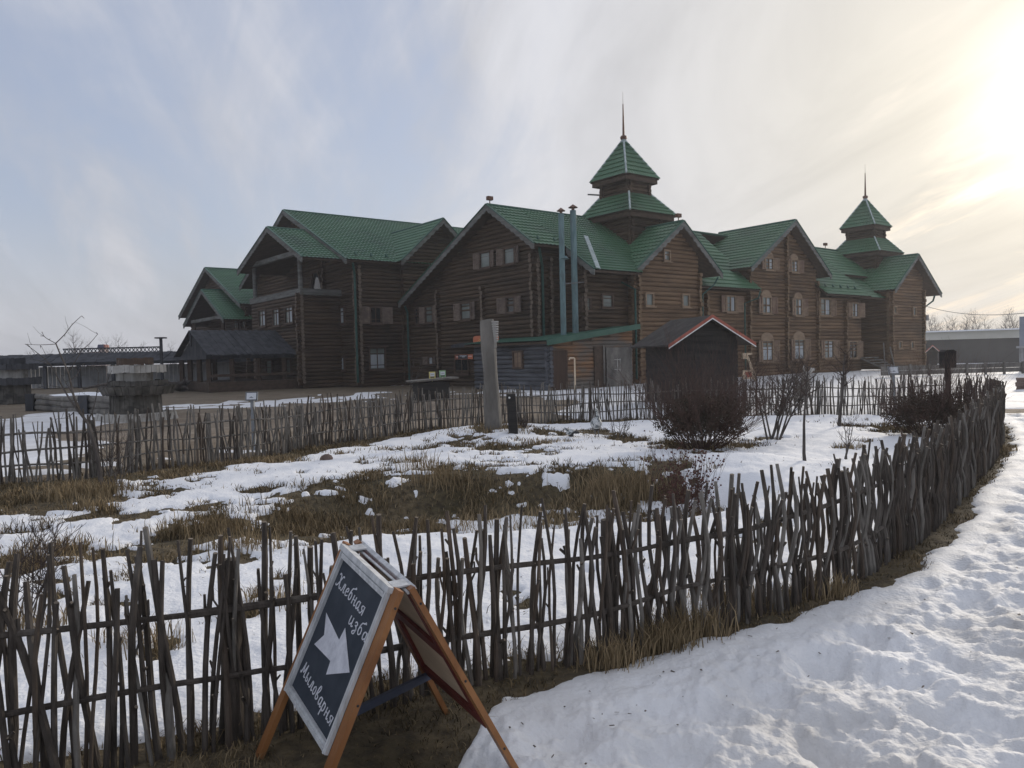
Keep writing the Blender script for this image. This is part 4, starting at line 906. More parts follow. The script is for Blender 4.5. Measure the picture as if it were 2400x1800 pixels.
# ------------------------------------------------------------------ wattle fences
def stake_pts(base, h, lean, seedr, weave, out, knots=True):
    """weave: sideways offset at rail heights"""
    R = random.Random(seedr); n = 6; pts = []; 
    bx, by = R.uniform(-.012, .012), R.uniform(-.012, .012)
    for k in range(n+1):
        t = k/n; wv = math.sin(t*math.pi*2.2)*weave
        pts.append(base+Z_*(-.12+(h+.12)*t)+lean*(t**1.1)+out*wv+np.array([math.sin(t*5+bx*300)*.011, math.cos(t*4+by*300)*.009, 0]))
    return pts
def make_fence(name, path, label, hfun, spac, rfun, rails, mats, near_origin=True, group=None):
    seg = np.diff(path, axis=0); sl_ = np.linalg.norm(seg, axis=1); cum = np.concatenate([[0], np.cumsum(sl_)]); L = cum[-1]
    def at(s):
        i = min(max(np.searchsorted(cum, s)-1, 0), len(seg)-1); t = (s-cum[i])/sl_[i]; p = path[i]+seg[i]*t; d = seg[i]/sl_[i]; return p, d
    mid = path[len(path)//2]
    FE = thing(name, np.array([mid[0], mid[1], 0]), label, 'fence')
    R = random.Random(3+len(name)); stakes = []; s = 0; i = 0
    while s < L:
        p, d = at(s); dist = math.hypot(*p); out = np.array([d[1], -d[0], 0])
        vis = p[1] > .5 and abs(p[0]) < p[1]*.75+.6
        if vis:
            z = H1(p[0], p[1]); base = np.array([p[0], p[1], z])+out*R.uniform(-.02, .02)
            h = hfun(p[0], p[1])*R.choice([R.uniform(.80, .95), R.uniform(.92, 1.07), R.uniform(.97, 1.13)]); lean = np.array([d[0], d[1], 0])*R.gauss(0, .058)+out*R.gauss(0, .034)
            r = rfun(p[0], p[1])*R.choice([.65, .8, 1, 1, 1.2, 1.3])
            w = .028*(1 if i % 2 else -1)
            pts = stake_pts(base, h, lean, i*7+1, w, out)
            rs = [r*1.12, r*1.05, r, r*.97, r*.92, r*.88, r*R.uniform(.62, .85)]
            stakes.append((dist, pts, rs, R.random()))
        s += spac(p[0], p[1])*R.uniform(.62, 1.4); i += 1
    stakes.sort(key=lambda t: t[0])
    def add(mb, st, mm=0, capm=1):
        n = 7 if st[0] < 6 else 5
        mb.capm = capm; mb.tube(st[1], st[2], n, mm)
        rr = random.Random(int(st[3]*1e6))
        if st[0] < 9:
            for _ in range(rr.choice([0, 1, 1, 2])):                      # stubs of cut side shoots
                k = rr.randint(2, 5); p = st[1][k]; dv = np.array([rr.uniform(-1, 1), rr.uniform(-1, 1), rr.uniform(.5, 1.2)]); dv /= np.linalg.norm(dv)
                mb.tube([p, p+dv*rr.uniform(.02, .055)], [st[2][k]*.75, st[2][k]*.5], 5)
            if rr.random() < .22:                                          # forked top
                p = st[1][4]; dv = np.array([rr.uniform(-.6, .6), rr.uniform(-.3, .3), 1.]); mb.tube([p, p+dv*.07, p+dv*.07+Z_*.06], [st[2][4]*.7, st[2][4]*.6, st[2][4]*.5], 5)
    for k, st in enumerate(stakes[:100]):
        mb = MB(); add(mb, st); mb.build('stake', [mats[0] if st[3] < .74 else mats[1] if st[3] < .88 else mats[2], M['cut']], FE)
    mb = MB()
    for st in stakes[100:]: add(mb, st, R.choice([0, 0, 0, 1, 2]), 3)
    o = mb.build('far_stakes', [*mats, M['cut']], FE); o['kind'] = 'stuff'
    for rh, rr in rails:                                                   # horizontal poles, thick butt to thin tip
        s0 = 0
        while s0 < L:
            s1 = min(L, s0+R.uniform(2.2, 3.4)); pts = []; rs = []; n = max(3, int((s1-s0)/.16))
            for k in range(n+1):
                s_ = s0-.12+(s1-s0+.24)*k/n; p, d = at(min(max(s_, 0), L)); out = np.array([d[1], -d[0], 0])
                pts.append(np.array([p[0], p[1], H1(p[0], p[1])+hfun(p[0], p[1])*rh+.018*math.sin(s_*2.1+rh*9)])+out*(.006*math.sin(s_*3))); rs.append(rr*(1.15-.4*k/n))
            if max(p[1] for p in pts) > .6:
                mb = MB(); mb.tube(pts, rs, 7); mb.build('rail', mats[0], FE)
            s0 = s1
    s = .4
    while s < L:                                                            # posts
        p, d = at(s); out = np.array([d[1], -d[0], 0])
        if p[1] > 1 and abs(p[0]) < p[1]*.75+.3:
            z = H1(p[0], p[1]); b0 = np.array([p[0], p[1], z])-out*.05; mb = MB(); mb.tube([b0-Z_*.1, b0+Z_*.4, b0+Z_*hfun(p[0], p[1])*.92], [.04, .037, .034], 8); mb.build('post', mats[0], FE)
        s += R.uniform(1.7, 2.3)
    return FE
make_fence('wattle_fence', NEAR, 'near wattle fence of dark thin stakes curving along the snowy path', lambda x, y: .87-.09*max(0, min(1, (x+1.6)/1.4)) if y < 3.7 else .78+.07*min(1, (y-3.7)/2)+.02*max(0, min(1, (y-8)/4)),
           lambda x, y: .0236 if y < 4.6 else .0285, lambda x, y: .0122 if y < 5 else .0140, ((.33, .0145), (.70, .0155)), (M['stake'], M['stake_grey'], M['stake_brown']))
make_fence('wattle_fence', BACK, 'back wattle fence of thin stakes between the snowy garden and the log building', lambda x, y: .90, lambda x, y: .036, lambda x, y: .0145, ((.28, .014), (.50, .014), (.74, .016)), (M['stake_grey'], M['stake'], M['stake_brown']))
# ------------------------------------------------------------------ sandwich board
def solve_z(x, y, d): return dep(x, y, d)
ZG = 0.0
fl = G(607, 1775); bl = G(1045, 1670); rl = dep(827, 1274, (fl[1]+bl[1])/2*.995)          # left pair of feet, ridge end
rr_ = dep(950, 1383, rl[1]*.865)
br = gnd(1225, 1834, -.02); frf = gnd(705, 1978, -.02)
SB = thing('sandwich_board', (fl+bl+br+frf)/4, 'folding sandwich board with a chalkboard face, white arrow and orange wooden legs', 'sign')
axr = rr_-rl; axr /= np.linalg.norm(axr)
def leg(a, b, name='leg'):
    m_ = MB(); d = b-a; m_.bar(a-d*.008, b, .048, .022, 0, side=axr); return m_.build(name, M['orange_wood'], SB)
offF = np.cross(axr, Z_); offF = offF/np.linalg.norm(offF)
if offF @ (fl-bl) < 0: offF = -offF
lf_t = rl+offF*.028; rf_t = rr_+offF*.028; lb_t = rl-offF*.022; rb_t = rr_-offF*.022
def face(tl, tr, bl_, br_):
    """bilinear face: s to the right along the ridge, t down"""
    n = np.cross(tr-tl, bl_-tl); n /= np.linalg.norm(n)
    return (lambda s, t: tl*(1-s)*(1-t)+tr*s*(1-t)+bl_*(1-s)*t+br_*s*t), n
LT = .675
_n = np.cross(rf_t-lf_t, fl-lf_t); _r = ray(705, 1978); frf = CAMP+_r*((lf_t-CAMP)@_n)/(_r@_n); print('front foot', frf)
Ff, nf = face(lf_t, rf_t, lf_t+(fl-lf_t)*LT, rf_t+(frf-rf_t)*LT)
if nf @ (CAMP-rl) < 0: nf = -nf
for a, b in ((lf_t, fl), (rf_t, frf), (lb_t, bl), (rb_t, br)): leg(a, b)
def fslab(mbx, Fx, n, s0, s1, t0, t1, o0, o1): mbx.prism([Fx(s0, t0)+n*o0, Fx(s1, t0)+n*o0, Fx(s1, t1)+n*o0, Fx(s0, t1)+n*o0], n*(o1-o0))
b = MB(); fslab(b, Ff, nf, .05, .95, .03, .99, .002, .012); pan = b.build('chalkboard', M['slate'], SB)
for (s0, s1, t0, t1) in ((.045, .10, .02, 1.0), (.915, .955, .02, 1.0), (.10, .915, .02, .075), (.10, .915, .95, 1.0)):
    b = MB(); fslab(b, Ff, nf, s0, s1, t0, t1, .012, .026)
    ms, mt_ = (s0+s1)/2, (t0+t1)/2
    if s1-s0 < .1:
        fslab(b, Ff, nf, ms-.008, ms+.008, t0, t1, .026, .031)
    else: fslab(b, Ff, nf, s0, s1, mt_-.006, mt_+.006, .026, .031)
    b.build('moulding', M['silver'], pan)
# inverse of the face: pixel -> (s, t)
def px_to_st(x, y):
    r = ray(x, y); s = t = .5
    best = None
    for _ in range(25):
        p = Ff(s, t); e = 1e-4; ds = (Ff(s+e, t)-p)/e; dt = (Ff(s, t+e)-p)/e
        A = np.stack([ds, dt, -r], 1); sol = np.linalg.solve(A, CAMP-p); s += sol[0]; t += sol[1]
    return s, t
Z5 = lambda zx, zy: (600+zx*.3375, 1240+zy*.3375)
arrow = [(508, 583), (606, 790), (641, 688), (655, 830), (672, 1000), (508, 1014), (552, 935), (425, 803), (494, 740)]
b = MB(); ap = [Ff(*px_to_st(*Z5(*p)))+nf*.0135 for p in arrow]; ac = Ff(*px_to_st(*Z5(560, 850)))+nf*.0138
for k in range(len(ap)): b.poly([ap[k], ap[(k+1) % len(ap)], ac])
b.build('arrow', M['chalk'], pan)
GL = {
 'Х': (.82, [[(.05, 1.42), (.12, 1.62), (.28, 1.45), (.42, .8), (.58, .12), (.72, -.02), (.8, .2)], [(.72, 1.5), (.66, 1.62), (.55, 1.45), (.42, .8), (.25, .15), (.1, -.03), (.02, .12)]]),
 'л': (.55, [[(0, .05), (.08, 0), (.16, .25), (.22, .98)], [(.22, .98), (.36, .98), (.38, .2), (.46, 0), (.55, .15)]]),
 'е': (.48, [[(.02, .42), (.3, .6), (.32, .88), (.2, 1.0), (.07, .75), (.06, .25), (.18, 0), (.42, .22)]]),
 'б': (.52, [[(.5, 1.85), (.42, 1.62), (.2, 1.5), (.07, 1.0), (.05, .3), (.18, 0), (.34, .2), (.34, .72), (.2, .95), (.08, .75)], [(.34, 1.58), (.52, 1.82), (.56, 1.7)]]),
 'н': (.56, [[(.05, 1), (.06, 0)], [(.06, .5), (.2, .58), (.38, .5)], [(.38, 1), (.39, .15), (.46, 0), (.56, .15)]]),
 'а': (.54, [[(.36, .85), (.22, 1), (.07, .75), (.06, .25), (.17, 0), (.36, .35)], [(.37, 1), (.38, .15), (.45, 0), (.54, .15)]]),
 'я': (.52, [[(.42, 1), (.43, 0)], [(.42, .97), (.2, .97), (.08, .75), (.2, .5), (.42, .48)], [(.3, .48), (.2, .1), (.08, -.03), (0, .05)]]),
 'и': (.56, [[(.05, 1), (.06, .2), (.16, 0), (.36, .4)], [(.37, 1), (.38, .15), (.45, 0), (.56, .15)]]),
 'з': (.46, [[(.05, .82), (.18, 1), (.32, .82), (.26, .58), (.12, .5), (.3, .4), (.36, .05), (.28, -.45), (.12, -.5), (.08, -.3), (.4, .15)]]),
 'М': (.9, [[(0, .15), (.06, 0), (.14, .2), (.22, 1.5)], [(.22, 1.5), (.4, .35), (.64, 1.55)], [(.64, 1.55), (.66, .2), (.74, 0), (.86, .15)]]),
 'ы': (.72, [[(.05, 1), (.06, .1), (.18, 0), (.3, .15), (.28, .45), (.08, .5)], [(.52, 1), (.53, .15), (.6, 0), (.7, .15)]]),
 'о': (.46, [[(.2, 1), (.06, .75), (.06, .25), (.2, 0), (.34, .25), (.34, .75), (.2, 1)]]),
 'в': (.5, [[(.06, .5), (.28, 1.2), (.28, 1.65), (.16, 1.7), (.06, 1.2), (.05, .25), (.18, 0), (.34, .2), (.32, .5), (.16, .6)]]),
 'р': (.52, [[(.06, 1), (.05, -.7)], [(.06, .75), (.22, 1), (.36, .75), (.34, .2), (.2, 0), (.07, .2)]])}
def write(text, p0, p1, hpx):
    """p0,p1 baseline ends in crop pixels; hpx x-height point near p0"""
    s0, t0 = px_to_st(*Z5(*p0)); s1, t1 = px_to_st(*Z5(*p1)); sh, th_ = px_to_st(*Z5(*hpx))
    ex = np.array([s1-s0, t1-t0]); ey = np.array([sh-s0, th_-t0]); tw = sum(GL[c][0]+.1 for c in text); mb = MB(); x = 0
    for c in text:
        for st in GL[c][1]:
            pl = polyline(st, .12)
            W3 = []
            for gx, gy in pl:
                q = np.array([s0, t0])+ex*((x+gx+.06*gy)/tw)+ey*gy; W3.append(Ff(*q)+nf*.0128)
            for i in range(len(W3)-1):
                d = W3[i+1]-W3[i]; L_ = np.linalg.norm(d)
                if L_ < 1e-6: continue
                vert = abs(pl[i+1][1]-pl[i][1])/(abs(pl[i+1][1]-pl[i][1])+abs(pl[i+1][0]-pl[i][0])+1e-6)
                wd = .0012+.0022*vert; sd = np.cross(d/L_, nf)*wd; e = d/L_*wd*.5
                mb.prism([W3[i]-sd-e, W3[i+1]-sd+e, W3[i+1]+sd+e, W3[i]+sd-e], nf*.0008*(1+.1*(i % 3)))
        x += GL[c][0]+.1
    mb.build('lettering', M['chalk'], pan)
write('Хлебная', (572, 385), (762, 612), (593, 335))
write('изба', (660, 655), (785, 800), (680, 602))
write('Мыловарня', (330, 990), (540, 1380), (352, 940))
# back panel (its raw inner side faces us through the gap)
Fb, nb_ = face(lb_t, rb_t, lb_t+(bl-lb_t)*.72, rb_t+(br-rb_t)*.72)
if nb_ @ (fl-bl) < 0: nb_ = -nb_
b = MB(); fslab(b, Fb, nb_, .06, .94, .02, .99, -.012, -.002); bp_ = b.build('back_panel', M['ply'], SB)
for (s0, s1, t0, t1) in ((.05, .12, .0, 1.0), (.88, .95, .0, 1.0), (.12, .88, .44, .52), (.12, .88, .92, 1.0), (.12, .88, 0, .07)):
    b = MB(); fslab(b, Fb, nb_, s0, s1, t0, t1, -.002, .012); b.build('batten', M['oxblood'], bp_)
b = MB(); fslab(b, Fb, nb_, .0, 1.0, .0, .018, -.02, .02); b.build('top_strip', M['silver'], SB)
b = MB(); fslab(b, Ff, nf, .03, .97, -.005, .03, .0, .034); b.build('top_strip', M['silver'], SB)
for s in (.12, .9):
    b = MB(); b.box((Ff(s, .0)+Fb(s, .0))/2+Z_*.004, axr*.03, offF*.03, Z_*.003); b.build('hinge', M['silver'], SB)
b = MB(); b.bar(Ff(.62, 1.0)-Z_*.01, Fb(.10, 1.02), .032, .018, 0, side=Z_); b.build('spreader_bar', M['blue_bar'], SB)
for a, bb in ((rf_t, frf), (rb_t, br)):
    for f in (.06, .45, .8):
        p = a+(bb-a)*f+axr*.023; b = MB(); b.tube([p, p+axr*.004], .005, 6); b.build('screw', M['ink'], SB)
# ------------------------------------------------------------------ trees, shrubs
def grow(mb, p, d, L, r, depth, R, spread=.6, up=.25, kids=(3, 5), n=3, seg=4, wob=.14, tip=.35, m=0):
    pts = [p]; rs = [r]; dd = d/np.linalg.norm(d)
    for k in range(seg):
        dd = dd+np.array([R.gauss(0, wob), R.gauss(0, wob), R.gauss(0, wob)*.6+up*.12]); dd /= np.linalg.norm(dd)
        p = p+dd*L/seg; pts.append(p); rs.append(max(r*(1-(1-tip)*(k+1)/seg), .0012))
    mb.tube(pts, rs, n if depth < 2 else max(n, 5), m, cap=False)
    if depth <= 0: return
    for _ in range(R.randint(*kids)):
        k = R.uniform(.3, 1.0)*seg; i = min(int(k), seg-1); q = pts[i]+(pts[i+1]-pts[i])*(k-i)
        ax = np.array([R.gauss(0, 1), R.gauss(0, 1), R.gauss(0, .6)]); ax /= np.linalg.norm(ax)
        nd = (pts[i+1]-pts[i])/np.linalg.norm(pts[i+1]-pts[i])+ax*spread+Z_*up
        grow(mb, q, nd, L*R.uniform(.45, .75), rs[i]*R.uniform(.45, .65), depth-1, R, spread, up, kids, n, max(2, seg-1), wob, tip, m)
def leaf_cloud(mb, cen, rad3, n, size, R, m=0, shell=.55, fn=None):
    for _ in range(n):
        while True:
            q = np.array([R.gauss(0, 1), R.gauss(0, 1), R.gauss(0, 1)]); q /= np.linalg.norm(q)
            if q[2] > -.55: break
        q = q*(R.random()**shell)
        if fn: q = q*fn(q)
        c = cen+q*rad3; a = np.array([R.gauss(0, 1), R.gauss(0, 1), R.gauss(0, 1)]); a /= np.linalg.norm(a); b_ = np.cross(a, [R.gauss(0, 1), R.gauss(0, 1), R.gauss(0, 1)]); b_ /= np.linalg.norm(b_)
        s = size*R.uniform(.6, 1.4); mb.poly([c-a*s, c+b_*s*.5, c+a*s, c-b_*s*.5], m)
def bush(name, base, w, h, label, seed, stems=46, leaves=5200, cat='bush', leafm='bush_leaf', twm='twig_red'):
    R = random.Random(seed); T_ = thing(name, base, label, cat); mb = MB()
    for k in range(stems*2 if False else stems):
        a = R.uniform(0, 2*math.pi); t = R.random()**.6; out = np.array([math.cos(a), math.sin(a), 0])
        d = out*t*.85+Z_*(1.1-.6*t); grow(mb, base+out*R.uniform(0, w*.2)-Z_*.03, d, h*R.uniform(.66, 1.04), .0085, 2, R, .5, .28, (4, 6), 3, 4, .12)
    mb.build('stems', M[twm], T_)
    if leaves:
        mb = MB(); ph = [R.uniform(0, 6.28) for _ in range(6)]
        lump = lambda q: 1+.16*math.sin(5*math.atan2(q[1], q[0])+ph[0])*math.cos(4*q[2]+ph[1])+.12*math.sin(9*q[0]+ph[2])*math.sin(8*q[2]+ph[3])
        leaf_cloud(mb, base+Z_*h*.38, np.array([w*.47, w*.47, h*.42]), leaves, .019, R, 0, .42, lump)
        mb.build('foliage', M[leafm], T_)
    return T_
bush('round_bush', G(1646, 1050), 1.5, 1.16, 'large round dark bush with reddish twigs in the snowy garden', 11, 70, 15000)
bush('round_bush', G(2185, 1022), 1.6, 1.0, 'wide brown bush in the far corner of the wattle fence', 12, 70, 15000)
R_ = random.Random(31); rb = G(1612, 1215); T_ = thing('rose_bush', rb, 'dried rose bush with dark red hips close behind the near fence', 'bush')
mb = MB(); tips = MB()
for k in range(34):
    a = R_.uniform(0, 6.28); d = np.array([math.cos(a)*.55, math.sin(a)*.55, 1.]); d[2] *= R_.uniform(.8, 1.3)
    grow(mb, rb+np.array([R_.gauss(0, .12), R_.gauss(0, .08), -.02]), d, R_.uniform(.34, .62), .005, 2, R_, .5, .3, (2, 4), 3, 4, .1)
mb.build('stems', M['twig_red'], T_)
V_ = np.array(mb.v); sel = V_[V_[:, 2] > rb[2]+.28]
for k in range(420):
    c = sel[R_.randrange(len(sel))]; s = R_.uniform(.005, .010); tips.box(c, np.array([s, 0, 0]), np.array([0, s, 0]), Z_*s)
leaf_cloud(tips, rb+Z_*.22, np.array([.36, .3, .26]), 900, .014, R_)
tips.build('dry_hips', M['hip'], T_)
# sapling by the back fence on the left, drawn from its visible limbs
def limb(mb, pxs, d, r0, r1, R, jit=.10, n=6):
    pts = []; off = 0
    for i, (x, y) in enumerate(pxs): off += R.gauss(0, jit) if i else 0; pts.append(dep(x, y, d+off))
    pts = polyline(pts, .10); k = len(pts); mb.tube(pts, [r0+(r1-r0)*i/(k-1) for i in range(k)], n); return pts
Z4 = lambda l: [(x*.2712, 720+y*.2712) for x, y in l]
sb = G(236, 1146); sd_ = sb[1]; R_ = random.Random(5); T_ = thing('sapling', sb, 'bare young fruit tree with forked thin trunk before the back fence', 'tree')
tm = MB(); limb(tm, Z4([(872, 1580), (862, 1420), (838, 1270), (800, 1130), (765, 1010)]), sd_, .035, .026, R_, .0); tm.build('trunk', M['bark'], T_)
cm = MB()
for l, r0, r1 in [([(765, 1010), (690, 900), (640, 780), (590, 570), (530, 430), (482, 312)], .020, .008), ([(482, 312), (560, 235), (620, 155), (705, 75)], .008, .003), ([(482, 312), (420, 280), (380, 250), (365, 215)], .006, .003), ([(482, 318), (350, 326), (215, 320)], .006, .002),
                  ([(755, 1000), (680, 900), (600, 790), (520, 650), (440, 500), (330, 400), (230, 325)], .018, .003), ([(590, 570), (650, 470), (710, 370), (770, 320), (845, 232)], .007, .003), ([(600, 632), (660, 590), (690, 540), (720, 490)], .006, .003),
                  ([(765, 980), (805, 880), (838, 740), (850, 560), (800, 510)], .010, .003), ([(690, 870), (610, 720), (530, 590)], .009, .003), ([(640, 905), (580, 955), (490, 965)], .006, .003), ([(440, 500), (330, 460), (270, 455)], .005, .002), ([(520, 690), (440, 680), (330, 690)], .006, .002),
                  ([(400, 420), (360, 340)], .004, .002), ([(300, 400), (240, 320)], .004, .002), ([(838, 740), (900, 700), (960, 560)], .005, .002)]:
    pts = limb(cm, Z4(l), sd_, r0*.9, r1, R_, .05, 5)
    for q in pts[2::2]:                                              # buds and spurs
        d = np.array([R_.gauss(0, 1), R_.gauss(0, 1), R_.gauss(0, 1)]); d /= np.linalg.norm(d); cm.tube([q, q+d*R_.uniform(.02, .05)], [.004, .003], 4)
    for q in pts[3::5]:
        grow(cm, q, np.array([R_.gauss(0, .6), R_.gauss(0, .6), 1.0]), R_.uniform(.12, .3), .003, 0, R_, n=3)
cm.build('crown', M['bark'], T_)
def young_tree(name, base, H, r, label, seed, crown=.6, stems=1, kids=(3, 5), depth=2, cat='tree', first=.45, mt='bark', lean=0.0):
    R = random.Random(seed); T_ = thing(name, base, label, cat); tm = MB(); cm = MB()
    for s in range(stems):
        off = np.array([R.gauss(0, .05), R.gauss(0, .05), 0])*(stems > 1); d = Z_+np.array([R.gauss(0, .05)+lean, R.gauss(0, .05), 0]) if stems == 1 else Z_+np.array([R.gauss(0, .32), R.gauss(0, .32), 0])
        pts = [base+off-Z_*.05]; rs = [r*1.15]; n = 7
        for k in range(n):
            d = d+np.array([R.gauss(0, .05), R.gauss(0, .05), .03]); d /= np.linalg.norm(d); pts.append(pts[-1]+d*H/n); rs.append(r*(1-.75*(k+1)/n))
        tm.tube(pts, rs, 7)
        for k in range(1, n+1):
            if k/n < first: continue
            for _ in range(R.randint(*kids)):
                a = R.uniform(0, 6.28); nd = np.array([math.cos(a), math.sin(a), R.uniform(.5, 1.4)])
                grow(cm, pts[k], nd, H*crown*R.uniform(.25, .5)*(1.2-.5*k/n), rs[k]*.5+.001, depth-1, R, .55, .3, (2, 4), 3, 3, .12)
    tm.build('trunk', M[mt], T_); cm.build('crown', M['twig'], T_); return T_
young_tree('young_tree', G(1887, 1086), 1.30, .024, 'slim young tree with bare upper half standing alone in the snow', 3, .6, first=.6, kids=(5, 7))
young_tree('young_tree', G(1968, 1003), 1.55, .04, 'dark slim tree trunk in the snow near the right end of the back fence', 4, .6, first=.55, kids=(6, 8))
young_tree('young_tree', G(1984, 1083), .62, .011, 'thinnest forked sapling just behind the curve of the near fence', 8, .7, stems=3, first=.4, kids=(1, 2))
young_tree('multi_stem_shrub', G(1812, 1036), 1.32, .020, 'upright many-stemmed bare shrub right of the round bush', 9, .75, stems=8, first=.35, kids=(3, 4), depth=3, cat='shrub')
young_tree('multi_stem_shrub', G(1715, 1000), 1.0, .012, 'hazy thin-twigged shrub against the back fence behind the round bush', 19, .8, stems=11, first=.25, kids=(4, 6), cat='shrub')
young_tree('multi_stem_shrub', G(1630, 985), 1.35, .012, 'tall thin bare shrub in front of the black cabin', 29, .7, stems=8, first=.3, kids=(3, 5), cat='shrub')
young_tree('multi_stem_shrub', G(1452, 1031), .52, .008, 'small fan-shaped leafless shrub right of the crane statues', 39, .6, stems=7, first=.4, kids=(1, 2), cat='shrub')
young_tree('multi_stem_shrub', G(262, 1142), .75, .008, 'thin whippy shrub beside the forked fruit tree', 49, .6, stems=9, first=.4, kids=(1, 3), cat='shrub')
young_tree('multi_stem_shrub', G(1228, 1008), .28, .008, 'tiny dark-leaved shrub right of the short black post', 59, .7, stems=8, first=.3, kids=(3, 4), cat='shrub')
young_tree('multi_stem_shrub', G(1875, 960), .95, .012, 'twiggy bare shrub against the back fence before the birch-log deer', 69, .8, stems=11, first=.25, kids=(4, 6), cat='shrub')
young_tree('multi_stem_shrub', G(960, 918), 2.2, .02, 'thin leafless shrub beside the kennel-like dark box', 79, .5, stems=5, first=.35, kids=(2, 4), cat='shrub')
for x, y, sd, lab in ((28, 1560, 5, 'sparse thorny shrub behind the left end of the near fence'),):
    young_tree('multi_stem_shrub', G(60, 1480), .62, .006, lab, 89, .7, stems=9, first=.3, kids=(2, 4), cat='shrub')
# ------------------------------------------------------------------ posts and statues in the garden
b0 = G(1158, 1015); d0 = b0[1]; R_ = random.Random(2)
CP = thing('carved_post', b0, 'tall grey weathered wooden post with comb-like notches at its top', 'post')
mb = MB(); rows = 15; ht = dep(1150, 752, d0)[2]-b0[2]; ring = []
for k in range(rows+1):
    t = k/rows; cx = b0[0]+.0-(.085)*t; w = .205*(1-.20*t)+.012*math.sin(t*9); dpt = .16*(1-.1*t); i = len(mb.v); tw = .5*t
    for j in range(14):
        a = 2*math.pi*j/14; c, s = math.cos(a), math.sin(a); sq = 1/max(abs(c), abs(s))**.55
        g = 1-.14*max(0, math.cos(2*(a-tw*2.2-.9)))**14-.07*max(0, math.cos(3*(a+t*2)))**10
        mb.v.append(np.array([cx+c*sq*w*.84*g, b0[1]+s*sq*dpt*g, b0[2]-.1+(ht+.1)*t+(.03*math.cos(a+1) if k == rows else 0)]))
    ring.append(i)
for k in range(rows):
    for j in range(14):
        q = (j+1) % 14; mb.f.append((ring[k]+j, ring[k]+q, ring[k+1]+q, ring[k+1]+j)); mb.m.append(0)
mb.f.append(tuple(range(ring[-1], ring[-1]+14))); mb.m.append(0)
mb.build('trunk', M['grey_wood'], CP)
b = MB()
for k in range(9):
    z = b0[2]+ht-.03-k*.047; b.box(np.array([b0[0]+.075+.002*k, b0[1]-.10, z]), np.array([.07-.004*k, 0, 0]), np.array([0, .075, 0]), Z_*.015)
b.box(np.array([b0[0]+.06, b0[1]-.085, b0[2]+ht-.28]), np.array([.035, 0, 0]), np.array([0, .04, 0]), Z_*.26); b.build('comb_edge', M['pale_wood'], CP)
p0 = G(1203, 1010); BP = thing('short_post', p0, 'short square black post with a white knob beside the carved post', 'post')
hp = dep(1202, 923, p0[1])[2]-p0[2]; b = MB(); b.prism([p0+np.array([x, y, -.05]) for x, y in ((-.09, -.09), (.09, -.09), (.095, .09), (-.09, .09))], np.array([-.03, 0, hp+.05])); b.build('body', M['black_wood'], BP)
b = MB(); c = p0+np.array([-.06, -.105, hp-.05]); b.lathe(c-Z_*.02, [(-.02, .008), (-.008, .02), (.008, .02), (.02, .008)], 8); b.build('knob', M['white_trim'], BP)
def blob(mb, cen, r3, rot=0, m=0, n=12, k=8, tap=None):
    cen = np.asarray(cen, float); i0 = len(mb.v); c, s = math.cos(rot), math.sin(rot)
    for a in range(k+1):
        ph = math.pi*a/k
        for j in range(n):
            t = 2*math.pi*j/n; v = np.array([math.sin(ph)*math.cos(t)*r3[0], math.sin(ph)*math.sin(t)*r3[1], math.cos(ph)*r3[2]])
            if tap: v[1:] *= tap(v[0]/r3[0])
            mb.v.append(cen+np.array([v[0]*c-v[2]*s, v[1], v[0]*s+v[2]*c]))
    for a in range(k):
        for j in range(n):
            q = (j+1) % n; mb.f.append((i0+a*n+j, i0+a*n+q, i0+(a+1)*n+q, i0+(a+1)*n+j)); mb.m.append(m)
c0 = G(1399, 1028); s_ = c0[1]/F; CR = thing('crane_statue', c0, 'standing crane statue with speckled white body and raised neck', 'statue')
bz = c0[2]+36*s_; mb = MB(); blob(mb, [c0[0]-1*s_, c0[1], bz], (.11, .17, .115), 0)
mb.tube([[c0[0], c0[1]-.02, bz+.06], [c0[0]+2*s_, c0[1]-.05, bz+.14], [c0[0]+1*s_, c0[1]-.05, bz+.20], [c0[0]-.5*s_, c0[1]-.06, bz+.26]], [.055, .03, .024, .026], 8); blob(mb, [c0[0]-1*s_, c0[1]-.07, bz+.27], (.03, .045, .03)); mb.build('body', M['statue_light'], CR, True)
mb = MB(); blob(mb, [c0[0]-1*s_, c0[1]+.04, bz-.09], (.065, .13, .06)); mb.build('tail', M['statue_dark'], CR, True)
for dx in (-4, 4):
    b = MB(); b.tube([[c0[0]+dx*s_, c0[1], c0[2]-.03], [c0[0]+dx*s_, c0[1], bz-.06]], .009, 5); b.build('leg', M['lead'], CR)
b = MB(); b.lathe(np.array([c0[0]-1*s_, c0[1]-.12, bz+.265]), [(0, .008)], 5) if 0 else b.tube([[c0[0]-1*s_, c0[1]-.10, bz+.27], [c0[0]-1.5*s_, c0[1]-.19, bz+.25]], [.010, .003], 5); b.build('beak', M['statue_dark'], CR)
c1 = G(1338, 1028); s_ = c1[1]/F; CR = thing('crane_statue', c1, 'bent feeding crane statue with dark drooping tail in the snow', 'statue')
mb = MB(); blob(mb, [c1[0]-1*s_, c1[1], c1[2]+16*s_], (.085, .07, .05), .35); mb.tube([[c1[0]-6*s_, c1[1], c1[2]+18*s_], [c1[0]-11*s_, c1[1], c1[2]+23*s_], [c1[0]-14*s_, c1[1], c1[2]+25*s_], [c1[0]-16*s_, c1[1], c1[2]+22*s_]], [.03, .02, .017, .02], 7); mb.build('body', M['statue_light'], CR, True)
mb = MB(); blob(mb, [c1[0]+10*s_, c1[1]+.01, c1[2]+15*s_], (.10, .055, .03), -.15); blob(mb, [c1[0]+2*s_, c1[1], c1[2]+14*s_], (.06, .06, .035)); mb.build('tail', M['statue_dark'], CR, True)
